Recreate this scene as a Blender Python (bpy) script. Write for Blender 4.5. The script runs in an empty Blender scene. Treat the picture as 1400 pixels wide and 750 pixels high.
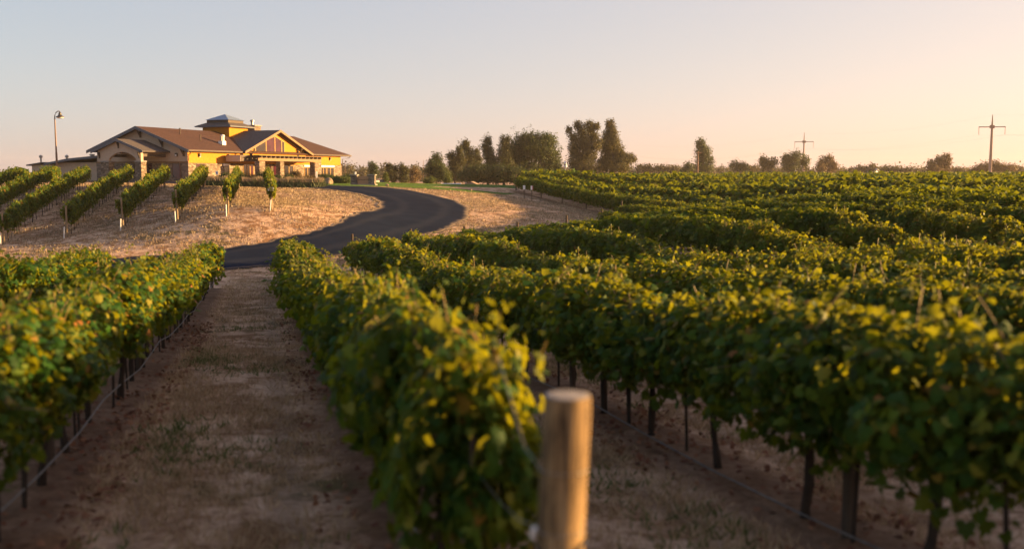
import bpy, bmesh, math, random
import numpy as np
from mathutils import Vector, Matrix
R = math.radians
random.seed(7)
rng = np.random.default_rng(7)
scene = bpy.context.scene
COL = scene.collection

# ------------------------------------------------------------------ camera, sky, sun, exposure
F = 1361.0
PITCH = math.atan(137.0 / F)
cam_d = bpy.data.cameras.new("camera")
cam = bpy.data.objects.new("camera", cam_d)
COL.objects.link(cam)
cam.location = (0, 0, 0)
cam.rotation_euler = (math.pi / 2 - PITCH, 0, 0)
cam_d.sensor_width = 36.0
cam_d.lens = 35.0
cam_d.clip_start = 0.05
cam_d.clip_end = 12000
cam_d.dof.use_dof = True
cam_d.dof.focus_distance = 62.0
cam_d.dof.aperture_fstop = 1.05
scene.camera = cam

SUN_AZ, SUN_EL = 79.0, 8.0           # degrees clockwise from +Y, and above the horizon
world = bpy.data.worlds.new("World")
scene.world = world
world.use_nodes = True
wn, wl = world.node_tree.nodes, world.node_tree.links
wn.clear()
sky = wn.new("ShaderNodeTexSky")
sky.sky_type = 'NISHITA'
sky.sun_disc = False
sky.sun_elevation = R(SUN_EL)
sky.sun_rotation = R(SUN_AZ)
sky.altitude = 200
sky.air_density = 1.0
sky.dust_density = 1.0
sky.ozone_density = 3.0
EXPO = 2.05
# the photograph's sky is tone-compressed: a per-channel curve on the sky's own radiance, the same in every direction
KS = 0.15 * 2 ** EXPO
sep = wn.new("ShaderNodeSeparateColor"); comb = wn.new("ShaderNodeCombineColor")
wl.new(sky.outputs[0], sep.inputs[0])
tcw = wn.new("ShaderNodeTexCoord"); sxw = wn.new("ShaderNodeSeparateXYZ")
wl.new(tcw.outputs['Generated'], sxw.inputs[0])
for i, (gam, gain, east) in enumerate(((.45, .745, .36), (.45, .580, .13), (.30, .575, .0))):
    m1 = wn.new("ShaderNodeMath"); m1.operation = 'POWER'; m1.inputs[1].default_value = gam
    m2 = wn.new("ShaderNodeMath"); m2.operation = 'MULTIPLY'; m2.inputs[1].default_value = gain * .6 ** gam / KS
    m3 = wn.new("ShaderNodeMath"); m3.operation = 'MULTIPLY'; m3.inputs[1].default_value = east      # the sunward half of the sky glows a little more
    m4 = wn.new("ShaderNodeMath"); m4.operation = 'EXPONENT'
    m5 = wn.new("ShaderNodeMath"); m5.operation = 'MULTIPLY'
    wl.new(sxw.outputs[0], m3.inputs[0]); wl.new(m3.outputs[0], m4.inputs[0])
    wl.new(sep.outputs[i], m1.inputs[0]); wl.new(m1.outputs[0], m2.inputs[0])
    wl.new(m2.outputs[0], m5.inputs[0]); wl.new(m4.outputs[0], m5.inputs[1]); wl.new(m5.outputs[0], comb.inputs[i])
bg = wn.new("ShaderNodeBackground")
bg.inputs['Strength'].default_value = 0.15
wo = wn.new("ShaderNodeOutputWorld")
wl.new(comb.outputs[0], bg.inputs['Color'])
wl.new(bg.outputs[0], wo.inputs['Surface'])

sun_d = bpy.data.lights.new("sun", 'SUN')
sun_d.energy = 5.0
sun_d.angle = R(0.6)
sun_d.color = (1.0, 0.60, 0.235)
sun = bpy.data.objects.new("sun", sun_d)
COL.objects.link(sun)
sdir = Vector((math.sin(R(SUN_AZ)) * math.cos(R(SUN_EL)), math.cos(R(SUN_AZ)) * math.cos(R(SUN_EL)), math.sin(R(SUN_EL))))
sun.rotation_euler = sdir.to_track_quat('Z', 'Y').to_euler()
sun.location = sdir * 500

scene.view_settings.view_transform = 'Standard'
scene.view_settings.look = 'None'
scene.view_settings.exposure = EXPO
scene.view_settings.gamma = 1.0
scene.view_settings.use_curve_mapping = False

# ------------------------------------------------------------------ object helpers
def tag(o, label=None, cat=None, group=None, kind=None):
    if label: o['label'] = label
    if cat: o['category'] = cat
    if group: o['group'] = group
    if kind: o['kind'] = kind
    return o

def link(name, data, parent=None):
    o = bpy.data.objects.new(name, data)
    COL.objects.link(o)
    if parent is not None: o.parent = parent
    return o

def empty(name, loc, rz=0.0, label=None, cat=None, group=None):
    o = link(name, None)
    o.location = loc
    o.rotation_euler = (0, 0, rz)
    o.empty_display_size = 0.3
    return tag(o, label, cat, group)

def np_mesh(name, verts, polys, mats, midx=None, smooth=False):
    """verts (N,3); polys = list of (M,k) index arrays"""
    me = bpy.data.meshes.new(name)
    verts = np.asarray(verts, dtype=np.float32)
    loops = np.concatenate([p.reshape(-1) for p in polys]).astype(np.int32)
    tot = np.concatenate([np.full(len(p), p.shape[1], dtype=np.int32) for p in polys])
    start = np.concatenate([[0], np.cumsum(tot)[:-1]]).astype(np.int32)
    me.vertices.add(len(verts))
    me.vertices.foreach_set("co", verts.reshape(-1))
    me.loops.add(len(loops))
    me.loops.foreach_set("vertex_index", loops)
    me.polygons.add(len(tot))
    me.polygons.foreach_set("loop_start", start)
    me.polygons.foreach_set("loop_total", tot)
    if midx is not None: me.polygons.foreach_set("material_index", np.asarray(midx, dtype=np.int32))
    if smooth: me.polygons.foreach_set("use_smooth", np.ones(len(tot), dtype=bool))
    for m in (mats if isinstance(mats, (list, tuple)) else [mats]): me.materials.append(m)
    me.update(calc_edges=True)
    return me

def bm_obj(name, bm, mat, parent=None, smooth=False, bevel=0.0):
    if bevel > 0:
        bmesh.ops.bevel(bm, geom=list(bm.edges), offset=bevel, segments=1, affect='EDGES', clamp_overlap=True)
    bmesh.ops.recalc_face_normals(bm, faces=bm.faces)
    me = bpy.data.meshes.new(name)
    bm.to_mesh(me); bm.free()
    for m in (mat if isinstance(mat, (list, tuple)) else [mat]): me.materials.append(m)
    if smooth:
        for p in me.polygons: p.use_smooth = True
    return link(name, me, parent)

def box(bm, x0, x1, y0, y1, z0, z1):
    v = [bm.verts.new((x, y, z)) for z in (z0, z1) for y in (y0, y1) for x in (x0, x1)]
    for f in ((0, 2, 3, 1), (4, 5, 7, 6), (0, 1, 5, 4), (2, 6, 7, 3), (0, 4, 6, 2), (1, 3, 7, 5)):
        bm.faces.new([v[i] for i in f])

def slab(bm, pts, off):
    """polygon extruded by the vector off"""
    a = [bm.verts.new(p) for p in pts]
    b = [bm.verts.new((p[0] + off[0], p[1] + off[1], p[2] + off[2])) for p in pts]
    bm.faces.new(a); bm.faces.new(b[::-1])
    n = len(pts)
    for i in range(n):
        bm.faces.new([a[i], b[i], b[(i + 1) % n], a[(i + 1) % n]])

def tube(bm, pts, radii, seg=6, cap=True):
    pts = [Vector(p) for p in pts]
    if not isinstance(radii, (list, tuple)): radii = [radii] * len(pts)
    rings = []
    for i, p in enumerate(pts):
        d = (pts[min(i + 1, len(pts) - 1)] - pts[max(i - 1, 0)]).normalized()
        up = Vector((0, 0, 1)) if abs(d.z) < 0.9 else Vector((1, 0, 0))
        s = d.cross(up).normalized(); t = s.cross(d)
        rings.append([bm.verts.new(p + (s * math.cos(2 * math.pi * k / seg) + t * math.sin(2 * math.pi * k / seg)) * radii[i]) for k in range(seg)])
    for a, b in zip(rings, rings[1:]):
        for k in range(seg):
            bm.faces.new([a[k], a[(k + 1) % seg], b[(k + 1) % seg], b[k]])
    if cap:
        bm.faces.new(rings[0][::-1]); bm.faces.new(rings[-1])

def lathe(bm, prof, seg=16, c=(0, 0, 0)):
    rings = [[bm.verts.new((c[0] + r * math.cos(2 * math.pi * k / seg), c[1] + r * math.sin(2 * math.pi * k / seg), c[2] + z)) for k in range(seg)] for r, z in prof]
    for a, b in zip(rings, rings[1:]):
        for k in range(seg):
            bm.faces.new([a[k], a[(k + 1) % seg], b[(k + 1) % seg], b[k]])
    bm.faces.new(rings[0][::-1]); bm.faces.new(rings[-1])

# ------------------------------------------------------------------ materials
def new_mat(name):
    m = bpy.data.materials.new(name); m.use_nodes = True
    nt = m.node_tree
    b = nt.nodes['Principled BSDF']
    b.inputs['Specular IOR Level'].default_value = 0.3
    return m, nt, b

def ramp(nt, fac, stops):
    r = nt.nodes.new("ShaderNodeValToRGB")
    e = r.color_ramp.elements
    while len(e) < len(stops): e.new(0.5)
    for el, (p, c) in zip(e, stops):
        el.position = p; el.color = (*c, 1)
    nt.links.new(fac, r.inputs[0])
    return r.outputs[0]

def noise(nt, scale, detail=4, rough=0.6, vec=None, dist=0.0):
    n = nt.nodes.new("ShaderNodeTexNoise")
    n.inputs['Scale'].default_value = scale
    n.inputs['Detail'].default_value = detail
    n.inputs['Roughness'].default_value = rough
    n.inputs['Distortion'].default_value = dist
    if vec is not None: nt.links.new(vec, n.inputs['Vector'])
    return n.outputs['Fac']

def mixc(nt, fac, a, b, mode='MIX'):
    n = nt.nodes.new("ShaderNodeMix"); n.data_type = 'RGBA'; n.blend_type = mode
    for s, v in ((n.inputs[0], fac), (n.inputs[6], a), (n.inputs[7], b)):
        if hasattr(v, 'links'): nt.links.new(v, s)
        elif isinstance(v, (int, float)): s.default_value = v
        else: s.default_value = (*v, 1)
    return n.outputs[2]

def math_n(nt, op, a, b=None, clamp=False):
    n = nt.nodes.new("ShaderNodeMath"); n.operation = op; n.use_clamp = clamp
    for s, v in zip(n.inputs, (a, b)):
        if v is None: continue
        if hasattr(v, 'links'): nt.links.new(v, s)
        else: s.default_value = v
    return n.outputs[0]

def coords(nt, scale=None):
    g = nt.nodes.new("ShaderNodeTexCoord")
    if scale is None: return g.outputs['Object']
    m = nt.nodes.new("ShaderNodeMapping"); m.inputs['Scale'].default_value = scale
    nt.links.new(g.outputs['Object'], m.inputs['Vector'])
    return m.outputs[0]

def bump(nt, b, h, strength, dist):
    n = nt.nodes.new("ShaderNodeBump")
    n.inputs['Strength'].default_value = strength
    n.inputs['Distance'].default_value = dist
    nt.links.new(h, n.inputs['Height']); nt.links.new(n.outputs[0], b.inputs['Normal'])

def mottled(name, c1, c2, scale=3.0, rough=0.8, vec_scale=None, bmp=0.3, bdist=0.02, metallic=0.0, spec=0.3):
    m, nt, b = new_mat(name)
    v = coords(nt, vec_scale)
    n = noise(nt, scale, 6, 0.65, v)
    nt.links.new(ramp(nt, n, [(0.3, c1), (0.7, c2)]), b.inputs['Base Color'])
    b.inputs['Roughness'].default_value = rough
    b.inputs['Metallic'].default_value = metallic
    b.inputs['Specular IOR Level'].default_value = spec
    if bmp: bump(nt, b, n, bmp, bdist)
    return m

def leafmat(name, stops, trans=(0.30, 0.30, 0.03), tfac=0.35, rough=0.45, spec=0.35):
    m, nt, b = new_mat(name)
    g = nt.nodes.new("ShaderNodeNewGeometry")
    nt.links.new(ramp(nt, g.outputs['Random Per Island'], stops), b.inputs['Base Color'])
    b.inputs['Roughness'].default_value = rough
    b.inputs['Specular IOR Level'].default_value = spec
    t = nt.nodes.new("ShaderNodeBsdfTranslucent")
    t.inputs['Color'].default_value = (*trans, 1)
    mx = nt.nodes.new("ShaderNodeMixShader"); mx.inputs[0].default_value = tfac
    nt.links.new(b.outputs[0], mx.inputs[1]); nt.links.new(t.outputs[0], mx.inputs[2])
    out = [n for n in nt.nodes if n.type == 'OUTPUT_MATERIAL'][0]
    nt.links.new(mx.outputs[0], out.inputs['Surface'])
    return m

M = {}
M['vine_leaf'] = leafmat('vine_leaf', [(0.0, (.006, .028, .003)), (.4, (.011, .048, .005)), (.68, (.022, .072, .007)), (.86, (.075, .125, .012)), (.965, (.19, .17, .022)), (.99, (.22, .09, .025))], (.38, .37, .010), .30, .6, .12)
M['sunlit_young_leaf'] = leafmat('sunlit_young_vine_leaf', [(0, (.025, .06, .007)), (.5, (.055, .09, .010)), (1, (.11, .12, .016))], (.38, .38, .012), .28, .55, .2)  # young shoot leaves, also paled and yellowed to make the row tops look sunlit
M['vine_far'] = leafmat('vine_leaf_far', [(0.0, (.008, .030, .004)), (.45, (.018, .052, .006)), (.75, (.040, .078, .009)), (1.0, (.14, .13, .02))], (.32, .35, .010), .28, .65, .10)
M['tree_leaf'] = leafmat('tree_leaf', [(0, (.016, .034, .010)), (.5, (.030, .052, .014)), (1, (.065, .080, .020))], (.10, .12, .02), .25, .6, .2)
M['poplar_leaf'] = leafmat('poplar_leaf', [(0, (.020, .034, .013)), (.5, (.036, .050, .018)), (1, (.085, .080, .028))], (.14, .12, .03), .25, .6, .2)
M['warm_poplar'] = leafmat('warm_poplar_leaf', [(0, (.030, .042, .015)), (.5, (.058, .062, .022)), (1, (.12, .10, .035))], (.16, .13, .03), .25, .6, .2)
M['autumn_leaf'] = leafmat('autumn_leaf', [(0, (.07, .055, .025)), (.5, (.12, .085, .035)), (1, (.20, .12, .05))], (.16, .11, .03), .25, .6, .2)
M['shrub_leaf'] = leafmat('shrub_leaf', [(0, (.03, .055, .012)), (.6, (.05, .09, .018)), (1, (.12, .13, .03))], (.16, .18, .02), .25, .55, .2)
M['wood_leaf'] = leafmat('woodland_leaf', [(0, (.045, .050, .030)), (.5, (.075, .075, .040)), (1, (.13, .105, .05))], (.12, .10, .03), .2, .7, .1)
M['lavender'] = leafmat('lavender_leaf', [(0, (.07, .10, .055)), (.6, (.11, .14, .08)), (1, (.17, .18, .11))], (.1, .12, .05), .2, .7, .1)
M['lavender_top'] = leafmat('lavender_stalk', [(0, (.24, .17, .12)), (.6, (.34, .25, .17)), (1, (.42, .32, .21))], (.3, .22, .12), .25, .8, .1)
M['straw'] = leafmat('dry_grass_blade', [(0, (.17, .115, .065)), (.35, (.27, .20, .125)), (.75, (.38, .30, .20)), (1, (.48, .40, .28))], (.30, .22, .12), .15, .8, .1)
M['pale_straw'] = leafmat('pale_dry_grass', [(0, (.24, .15, .08)), (.4, (.44, .30, .17)), (.8, (.60, .44, .27)), (1, (.72, .56, .36))], (.4, .28, .14), .2, .8, .1)
M['weed'] = leafmat('green_weed_blade', [(0, (.05, .08, .02)), (.6, (.09, .13, .03)), (1, (.16, .18, .06))], (.15, .2, .04), .25, .6, .2)
M['turf'] = leafmat('lawn_blade', [(0, (.040, .11, .012)), (.6, (.065, .15, .018)), (1, (.11, .19, .03))], (.18, .28, .03), .3, .6, .2)
M['litter'] = leafmat('fallen_leaf', [(0, (.10, .045, .03)), (.5, (.20, .085, .05)), (1, (.30, .16, .09))], (.2, .1, .05), .2, .8, .1)
M['bark'] = mottled('vine_bark', (.020, .014, .010), (.060, .042, .031), 9, .95, (1, 1, .3), .8, .01)
M['tree_bark'] = mottled('tree_bark', (.05, .04, .03), (.12, .10, .075), 3, .95, (1, 1, .3))
M['shoot'] = mottled('vine_shoot', (.16, .10, .04), (.24, .17, .06), 20, .6, None, 0)
M['stake'] = mottled('weathered_post', (.05, .036, .026), (.12, .088, .062), 6, .9, (1, 1, .15), .5)
M['pole_wood'] = mottled('brown_pole_wood', (.16, .095, .062), (.24, .15, .10), 2, .85, None, .1)
M['lamp_pole'] = mottled('brown_lamp_pole', (.13, .085, .062), (.19, .13, .10), 3, .5, None, .05, .005, .3)
M['white_paint'] = mottled('white_paint', (.62, .60, .56), (.78, .77, .74), 5, .5, None, .1, .005)
M['metal'] = mottled('dark_metal', (.06, .055, .05), (.10, .09, .08), 5, .5, None, .1, .005, .6)
M['wire'] = mottled('galvanised_wire', (.22, .21, .20), (.34, .33, .31), 30, .45, None, 0, .005, .7)
M['hose'] = mottled('drip_hose', (.10, .09, .085), (.20, .185, .17), 8, .6, None, .1, .002)
M['steel_pole'] = mottled('rusty_steel', (.27, .19, .145), (.36, .26, .20), 2, .8, None, .1)
M['stucco'] = mottled('sun_yellow_stucco', (.36, .155, .012), (.46, .205, .020), 4, .9, None, .25, .01)  # wall coat with the sun's yellow put into its colour
M['stucco_shade'] = mottled('shade_beige_stucco', (.38, .29, .215), (.44, .345, .26), 4, .9, None, .25, .01)  # the same wall coat in the greyed tone of its shaded sides
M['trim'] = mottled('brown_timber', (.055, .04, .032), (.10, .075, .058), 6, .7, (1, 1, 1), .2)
M['lit_timber'] = mottled('sun_brown_timber', (.15, .088, .04), (.21, .125, .06), 5, .6, (.4, 4, 4), .2)  # timber with sunlight put into its brown, lighter than the trim
M['fascia'] = mottled('slate_fascia', (.07, .08, .10), (.10, .115, .14), 5, .6, None, .1)
M['frame'] = mottled('mullion_tan', (.27, .155, .03), (.34, .20, .045), 5, .6, None, .1)
M['frame_w'] = mottled('white_frame', (.60, .58, .55), (.75, .73, .69), 5, .5, None, .1)
M['sky_metal'] = mottled('blue_metal_roof', (.16, .21, .28), (.22, .28, .36), 2, .45, None, .1, .01, .3)
M['shed_metal'] = mottled('pale_metal_roof', (.42, .46, .56), (.52, .56, .66), 3, .4, None, .1, .01, .2)
M['concrete'] = mottled('concrete', (.22, .20, .18), (.32, .30, .28), 5, .9)
M['boulder'] = mottled('sandstone', (.20, .14, .09), (.30, .22, .15), 3, .9, None, .8, .05)
M['sign_wood'] = mottled('sign_panel', (.34, .19, .10), (.44, .26, .15), 4, .6, (.5, .5, 6), .2)
M['letter'] = mottled('dark_lettering', (.03, .02, .018), (.05, .035, .03), 5, .5, None, 0)
M['red_paint'] = mottled('red_car_paint', (.35, .02, .03), (.42, .03, .04), 5, .3, None, 0)
M['blue_paint'] = mottled('blue_sign_print', (.05, .10, .30), (.08, .14, .36), 5, .4, None, 0)
M['rubber'] = mottled('black_rubber', (.015, .015, .015), (.03, .03, .03), 5, .8, None, 0)
M['lamp_glass'] = mottled('white_lamp_glass', (.75, .74, .72), (.82, .81, .79), 5, .3, None, 0)

def glassmat(name, col, rough=0.08):
    m, nt, b = new_mat(name)
    n = noise(nt, 1.2, 2, .5, coords(nt))
    nt.links.new(ramp(nt, n, [(.35, col), (.65, tuple(c * 1.8 for c in col))]), b.inputs['Base Color'])
    b.inputs['Roughness'].default_value = rough
    b.inputs['Specular IOR Level'].default_value = 0.6
    return m
M['glass'] = glassmat('dark_window_glass', (.012, .010, .011))
M['glass_red'] = glassmat('tinted_window_glass', (.030, .006, .013))

def stonemat(name, cols):
    m, nt, b = new_mat(name)
    tc = coords(nt, (3.2, 3.2, 8.0))
    v = nt.nodes.new("ShaderNodeTexVoronoi"); v.inputs['Scale'].default_value = 1.0
    nt.links.new(tc, v.inputs['Vector'])
    c = nt.nodes.new("ShaderNodeSeparateColor"); nt.links.new(v.outputs['Color'], c.inputs[0])
    base = ramp(nt, c.outputs[0], cols)
    e = nt.nodes.new("ShaderNodeTexVoronoi"); e.feature = 'DISTANCE_TO_EDGE'; e.inputs['Scale'].default_value = 1.0
    nt.links.new(tc, e.inputs['Vector'])
    j = ramp(nt, e.outputs['Distance'], [(0.02, (.0, .0, .0)), (.09, (1, 1, 1))])
    nt.links.new(mixc(nt, j, (.13, .11, .09), base), b.inputs['Base Color'])
    b.inputs['Roughness'].default_value = .9
    bump(nt, b, j, .7, .03)
    return m
M['stone'] = stonemat('ledge_stone', [(0, (.09, .065, .046)), (.4, (.16, .118, .083)), (.75, (.24, .18, .125)), (1, (.33, .265, .20))])
M['stone_dark_shade'] = stonemat('dark_shaded_ledge_stone', [(0, (.08, .065, .055)), (.5, (.15, .12, .10)), (1, (.26, .21, .17))])  # ledge stone with shade put into its colour for the gable end; also dark stonework

def shinglemat(name, c1, c2):
    m, nt, b = new_mat(name)
    tc = coords(nt)
    br = nt.nodes.new("ShaderNodeTexNoise"); br.inputs['Scale'].default_value = 5.0; br.inputs['Detail'].default_value = 6
    nt.links.new(tc, br.inputs['Vector'])
    sx = nt.nodes.new("ShaderNodeSeparateXYZ"); nt.links.new(tc, sx.inputs[0])
    course = math_n(nt, 'FRACT', math_n(nt, 'MULTIPLY', sx.outputs[2], 11.0))
    col = ramp(nt, br.outputs['Fac'], [(.3, c1), (.7, c2)])
    dark = mixc(nt, ramp(nt, course, [(0.0, (1, 1, 1)), (.2, (0, 0, 0))]), col, tuple(c * .6 for c in c1))
    nt.links.new(dark, b.inputs['Base Color'])
    b.inputs['Roughness'].default_value = .92
    bump(nt, b, course, .35, .03)
    return m
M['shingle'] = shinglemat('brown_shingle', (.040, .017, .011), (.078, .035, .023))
M['shingle_dark_shade'] = shinglemat('dark_shaded_shingle', (.06, .05, .048), (.10, .085, .08))  # roof covering with shade put into its colour; also on the low dark roofs

# big post wood
def postmat():
    m, nt, b = new_mat('round_post_wood')
    tc = coords(nt, (14, 14, .9))
    n1 = noise(nt, 1.0, 8, .7, tc, .6)
    n2 = noise(nt, 3.0, 4, .6, coords(nt, (30, 30, 1.2)))
    col = ramp(nt, n1, [(.30, (.06, .036, .016)), (.5, (.25, .16, .072)), (.70, (.43, .30, .155))])
    crack = ramp(nt, n2, [(.40, (.12, .10, .09)), (.50, (1, 1, 1))])
    c = mixc(nt, .8, col, crack, 'MULTIPLY')
    kn = noise(nt, 4.5, 2, .5, coords(nt, (1, 1, .8)))
    c = mixc(nt, ramp(nt, kn, [(.66, (0, 0, 0)), (.72, (1, 1, 1))]), c, (.10, .06, .035))
    nt.links.new(c, b.inputs['Base Color'])
    b.inputs['Roughness'].default_value = .85
    bump(nt, b, n2, .6, .008)
    return m
M['post'] = postmat()
M['post_end'] = mottled('post_end_grain', (.20, .17, .14), (.36, .32, .28), 25, .9, None, .6, .006)

# ------------------------------------------------------------------ terrain: thin-plate surface through surveyed points
TANR = -0.2498                      # rows run along +Y, leaning to -X
SPACE = 3.08
def row_x(vx, Y): return vx + TANR * Y
def at(px, py, D): return ((px - 700) / F * D, D, -(py - 238) / F * D)

ctrl = []
for Xc in (-8, -3, 0, 4, 9):
    for Yc in (-4, 4, 10, 17, 25):
        u = -Xc * .2425 + Yc * .970
        lift = 0.028 * max(0, Xc + .25 * Yc - 5) * min(1, Yc / 15)
        vxc = Xc + .25 * Yc
        ctrl.append((Xc, Yc, -2.2 - .061 * u + lift - .033 * (min(max(vxc, -5), 4.2) - 1.1)))
ctrl += [(-18, 4, -2.6), (-18, 16, -3.3), (-22, 28, -3.9)]
ctrl += [(-11.3, 37, -4.22), (-16, 32, -4.05), (-10.2, 44, -4.62), (-7.6, 46, -4.62), (-5.1, 49.4, -4.40),
         (-2.5, 51.5, -4.42), (.2, 52.8, -4.25), (2.9, 54.4, -3.95), (5.15, 57.8, -3.75), (6.9, 63.2, -3.42), (7.75, 72, -3.22), (.35, 101.5, -1.80), (4, 86, -2.55)]
# right-hand field
ctrl += [(5.6, 19, -2.95), (7.9, 27, -2.80), (12.3, 42, -2.50), (20, 70, -2.25), (36, 130, -1.95), (16, 20, -2.75), (25, 35, -2.55),
         (45, 60, -2.2), (80, 110, -2.0), (60, 25, -2.6), (120, 60, -2.2), (160, 160, -1.95), (60, 200, -1.95), (120, 300, -2.0), (220, 250, -2), (20, 160, -1.9), (25, 100, -2.05)]
# hillside on the left
ctrl += [(-16.9, 55, -2.42), (-18.5, 55, -2.67), (-21.5, 55, -3.07), (-24.6, 55, -3.5), (-27.8, 54.5, -3.78), (-13.6, 56.5, -2.05),
         (-27.8, 82, -1.05), (-25.1, 82, -1.03), (-31.2, 82, -.98), (-36, 82, -1.0), (-20.4, 80, -1.2), (-32.5, 62, -3.0), (-37, 74, -1.75), (-42, 85, -1.0),
         (-40, 60, -3.3), (-55, 75, -1.6), (-60, 100, -.7), (-52, 55, -3.6)]
# road
ctrl += [(-14.2, 49, -4.1), (-22, 45, -4.25), (-30, 42, -4.25), (-42, 38, -4.2), (-11.2, 53, -3.6), (-7.2, 59, -3.0), (-5.9, 65.5, -2.55), (-9.45, 66, -2.28), (-2.9, 66, -2.67),
         (-6.6, 71.5, -2.0), (-9, 77, -1.6), (-13.5, 82, -1.28), (-20, 91, -1.08), (-18, 86.5, -1.2), (-24, 86, -1.12)]
# bank right of the road, lawn, terrace
ctrl += [(1.06, 72, -2.49), (3.9, 66, -3.05), (-2.8, 85, -1.65), (-6.5, 88, -1.25), (-8, 108, -1.12), (-16, 100, -1.05), (0, 105, -1.35), (-27, 95, -.98),
         (-33, 104, -.75), (-22, 120, -.75), (-45, 110, -.7), (-28, 150, -.8), (-70, 150, -.8), (-45, 200, -1), (-130, 120, -1), (-130, 40, -2.5), (-130, 250, -1.5)]
ctrl += [(-8, 125, -1.6), (-10, 160, -3.0), (-15, 220, -3.6), (10, 200, -3.0), (-10, 300, -3.6), (-90, 320, -2.5)]
C = np.array(ctrl, dtype=float)
def _k(d2): return 0.5 * d2 * np.log(d2 + 1e-9)
def _fit():
    P = C[:, :2]; n = len(P)
    d2 = ((P[:, None] - P[None]) ** 2).sum(-1)
    A = np.zeros((n + 3, n + 3))
    A[:n, :n] = _k(d2) + np.eye(n) * 3.0
    A[:n, n] = 1; A[:n, n + 1:] = P
    A[n, :n] = 1; A[n + 1:, :n] = P.T
    return np.linalg.solve(A, np.concatenate([C[:, 2], [0, 0, 0]]))
W = _fit()
def ground_z(X, Y):
    X = np.atleast_1d(np.asarray(X, float)); Y = np.atleast_1d(np.asarray(Y, float))
    xc = np.clip(X, -130, 220); yc = np.clip(Y, -6, 310)
    out = np.empty(xc.shape).reshape(-1)
    xf, yf = xc.reshape(-1), yc.reshape(-1)
    for s in range(0, len(xf), 20000):
        a, b = xf[s:s + 20000], yf[s:s + 20000]
        d2 = (a[:, None] - C[None, :, 0]) ** 2 + (b[:, None] - C[None, :, 1]) ** 2
        out[s:s + 20000] = _k(d2) @ W[:len(C)] + W[-3] + W[-2] * a + W[-1] * b
    return out.reshape(X.shape)
def gz(x, y): return float(ground_z(x, y)[0])

def wob(X, Y, s=1.0):
    return (np.sin(X * 2.1 * s + 1.3 * np.sin(Y * .9 * s)) * np.cos(Y * 1.7 * s + .8 * np.sin(X * 1.1 * s)) + .5 * np.sin(X * 4.3 * s + Y * 3.1 * s) + .4 * np.cos(X * 6.7 * s - Y * 5.3 * s)) / 1.9

# road centre line and half width
road_pts = np.array([(-60, 30), (-50, 34.5), (-42, 38), (-30, 42.3), (-22, 45.2), (-17, 47.2), (-13.3, 49.7), (-9.8, 54.0), (-7.3, 59.0), (-5.9, 65.2), (-6.6, 71.4), (-8.9, 77.0), (-12.2, 82.4), (-15.8, 87.2), (-20.5, 91.6), (-27, 95.4), (-36, 98), (-46, 100)], float)
def spline(P, n):
    t = np.linspace(0, len(P) - 1, n); out = []
    for tt in t:
        i = min(int(tt), len(P) - 2); f = tt - i
        p0, p1, p2, p3 = P[max(i - 1, 0)], P[i], P[i + 1], P[min(i + 2, len(P) - 1)]
        out.append(.5 * ((2 * p1) + (-p0 + p2) * f + (2 * p0 - 5 * p1 + 4 * p2 - p3) * f * f + (-p0 + 3 * p1 - 3 * p2 + p3) * f ** 3))
    return np.array(out)
RC = spline(road_pts, 260)
def road_dist(X, Y):
    X = np.asarray(X).reshape(-1); Y = np.asarray(Y).reshape(-1)
    out = np.empty(len(X))
    for s in range(0, len(X), 20000):
        out[s:s + 20000] = np.sqrt(((X[s:s + 20000, None] - RC[None, :, 0]) ** 2 + (Y[s:s + 20000, None] - RC[None, :, 1]) ** 2).min(1))
    return out

# rows: (vx, near Y, far Y, where)
ROWS = []
for k, y0, y1 in ((-3, 9, 25.5), (-2, 6.5, 30), (-1, 4.6, 36.2), (0, 5.55, 43.6), (1, 5.7, 46.4), (2, 2.6, 48.4), (3, 3.2, 50.5), (4, 4.2, 51.8), (5, 5.5, 53.4), (6, 15, 56.8), (7, 18, 62.2), (8, 24, 100.6)):
    ROWS.append((1.1 + SPACE * k, y0, y1, k))
HILL = []
for j, (vx, y0, y1) in enumerate(((0.5, 57.2, 83), (-1.95, 56, 83), (-4.75, 55.6, 82.5), (-7.8, 55.6, 82.5), (-10.9, 55.4, 82), (-14.2, 54.6, 82), (-17.3, 54.6, 84), (-20.4, 58, 86), (-23.5, 62, 88))):
    HILL.append((vx, y0, y1, j))

# ------------------------------------------------------------------ ground sheet
xs = np.concatenate([-np.geomspace(1500, 55, 16), np.arange(-52, 30, .42), np.geomspace(31, 1500, 26)])
ys = np.concatenate([np.arange(-12, 0, 2.0), np.arange(0, 24, .3), np.arange(24, 96, .5), np.geomspace(97, 1500, 32)])
GX, GY = np.meshgrid(xs, ys)
GZ = ground_z(GX, GY)
near = np.clip(1 - (GY - 90) / 30, 0, 1)
rd = road_dist(GX, GY).reshape(GX.shape)
vxg = GX - TANR * GY
kk = (vxg - 1.1) / SPACE
rowd = np.abs(kk - np.round(kk)) * SPACE
def in_field(X, Y):
    """1 inside the planted blocks (bare strips under the vines)"""
    vx = X - TANR * Y
    k = np.round((vx - 1.1) / SPACE)
    end = np.full(X.shape, 200.0)
    for r in ROWS: end = np.where(k == r[3], r[2], end)
    end = np.where(k < -3, 22, end)
    return (Y < end).astype(float) * (vx < 130)
fld = in_field(GX, GY)
GZ = GZ + near * wob(GX, GY) * .022 * np.clip((rd - 2.6) / 1.0, 0, 1) + fld * near * (.05 * np.exp(-(rowd / .45) ** 2) - .035 * np.exp(-((rowd - .78) / .16) ** 2))
nx, ny = len(xs), len(ys)
idx = np.arange(nx * ny).reshape(ny, nx)
quads = np.stack([idx[:-1, :-1], idx[:-1, 1:], idx[1:, 1:], idx[1:, :-1]], -1).reshape(-1, 4)

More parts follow.
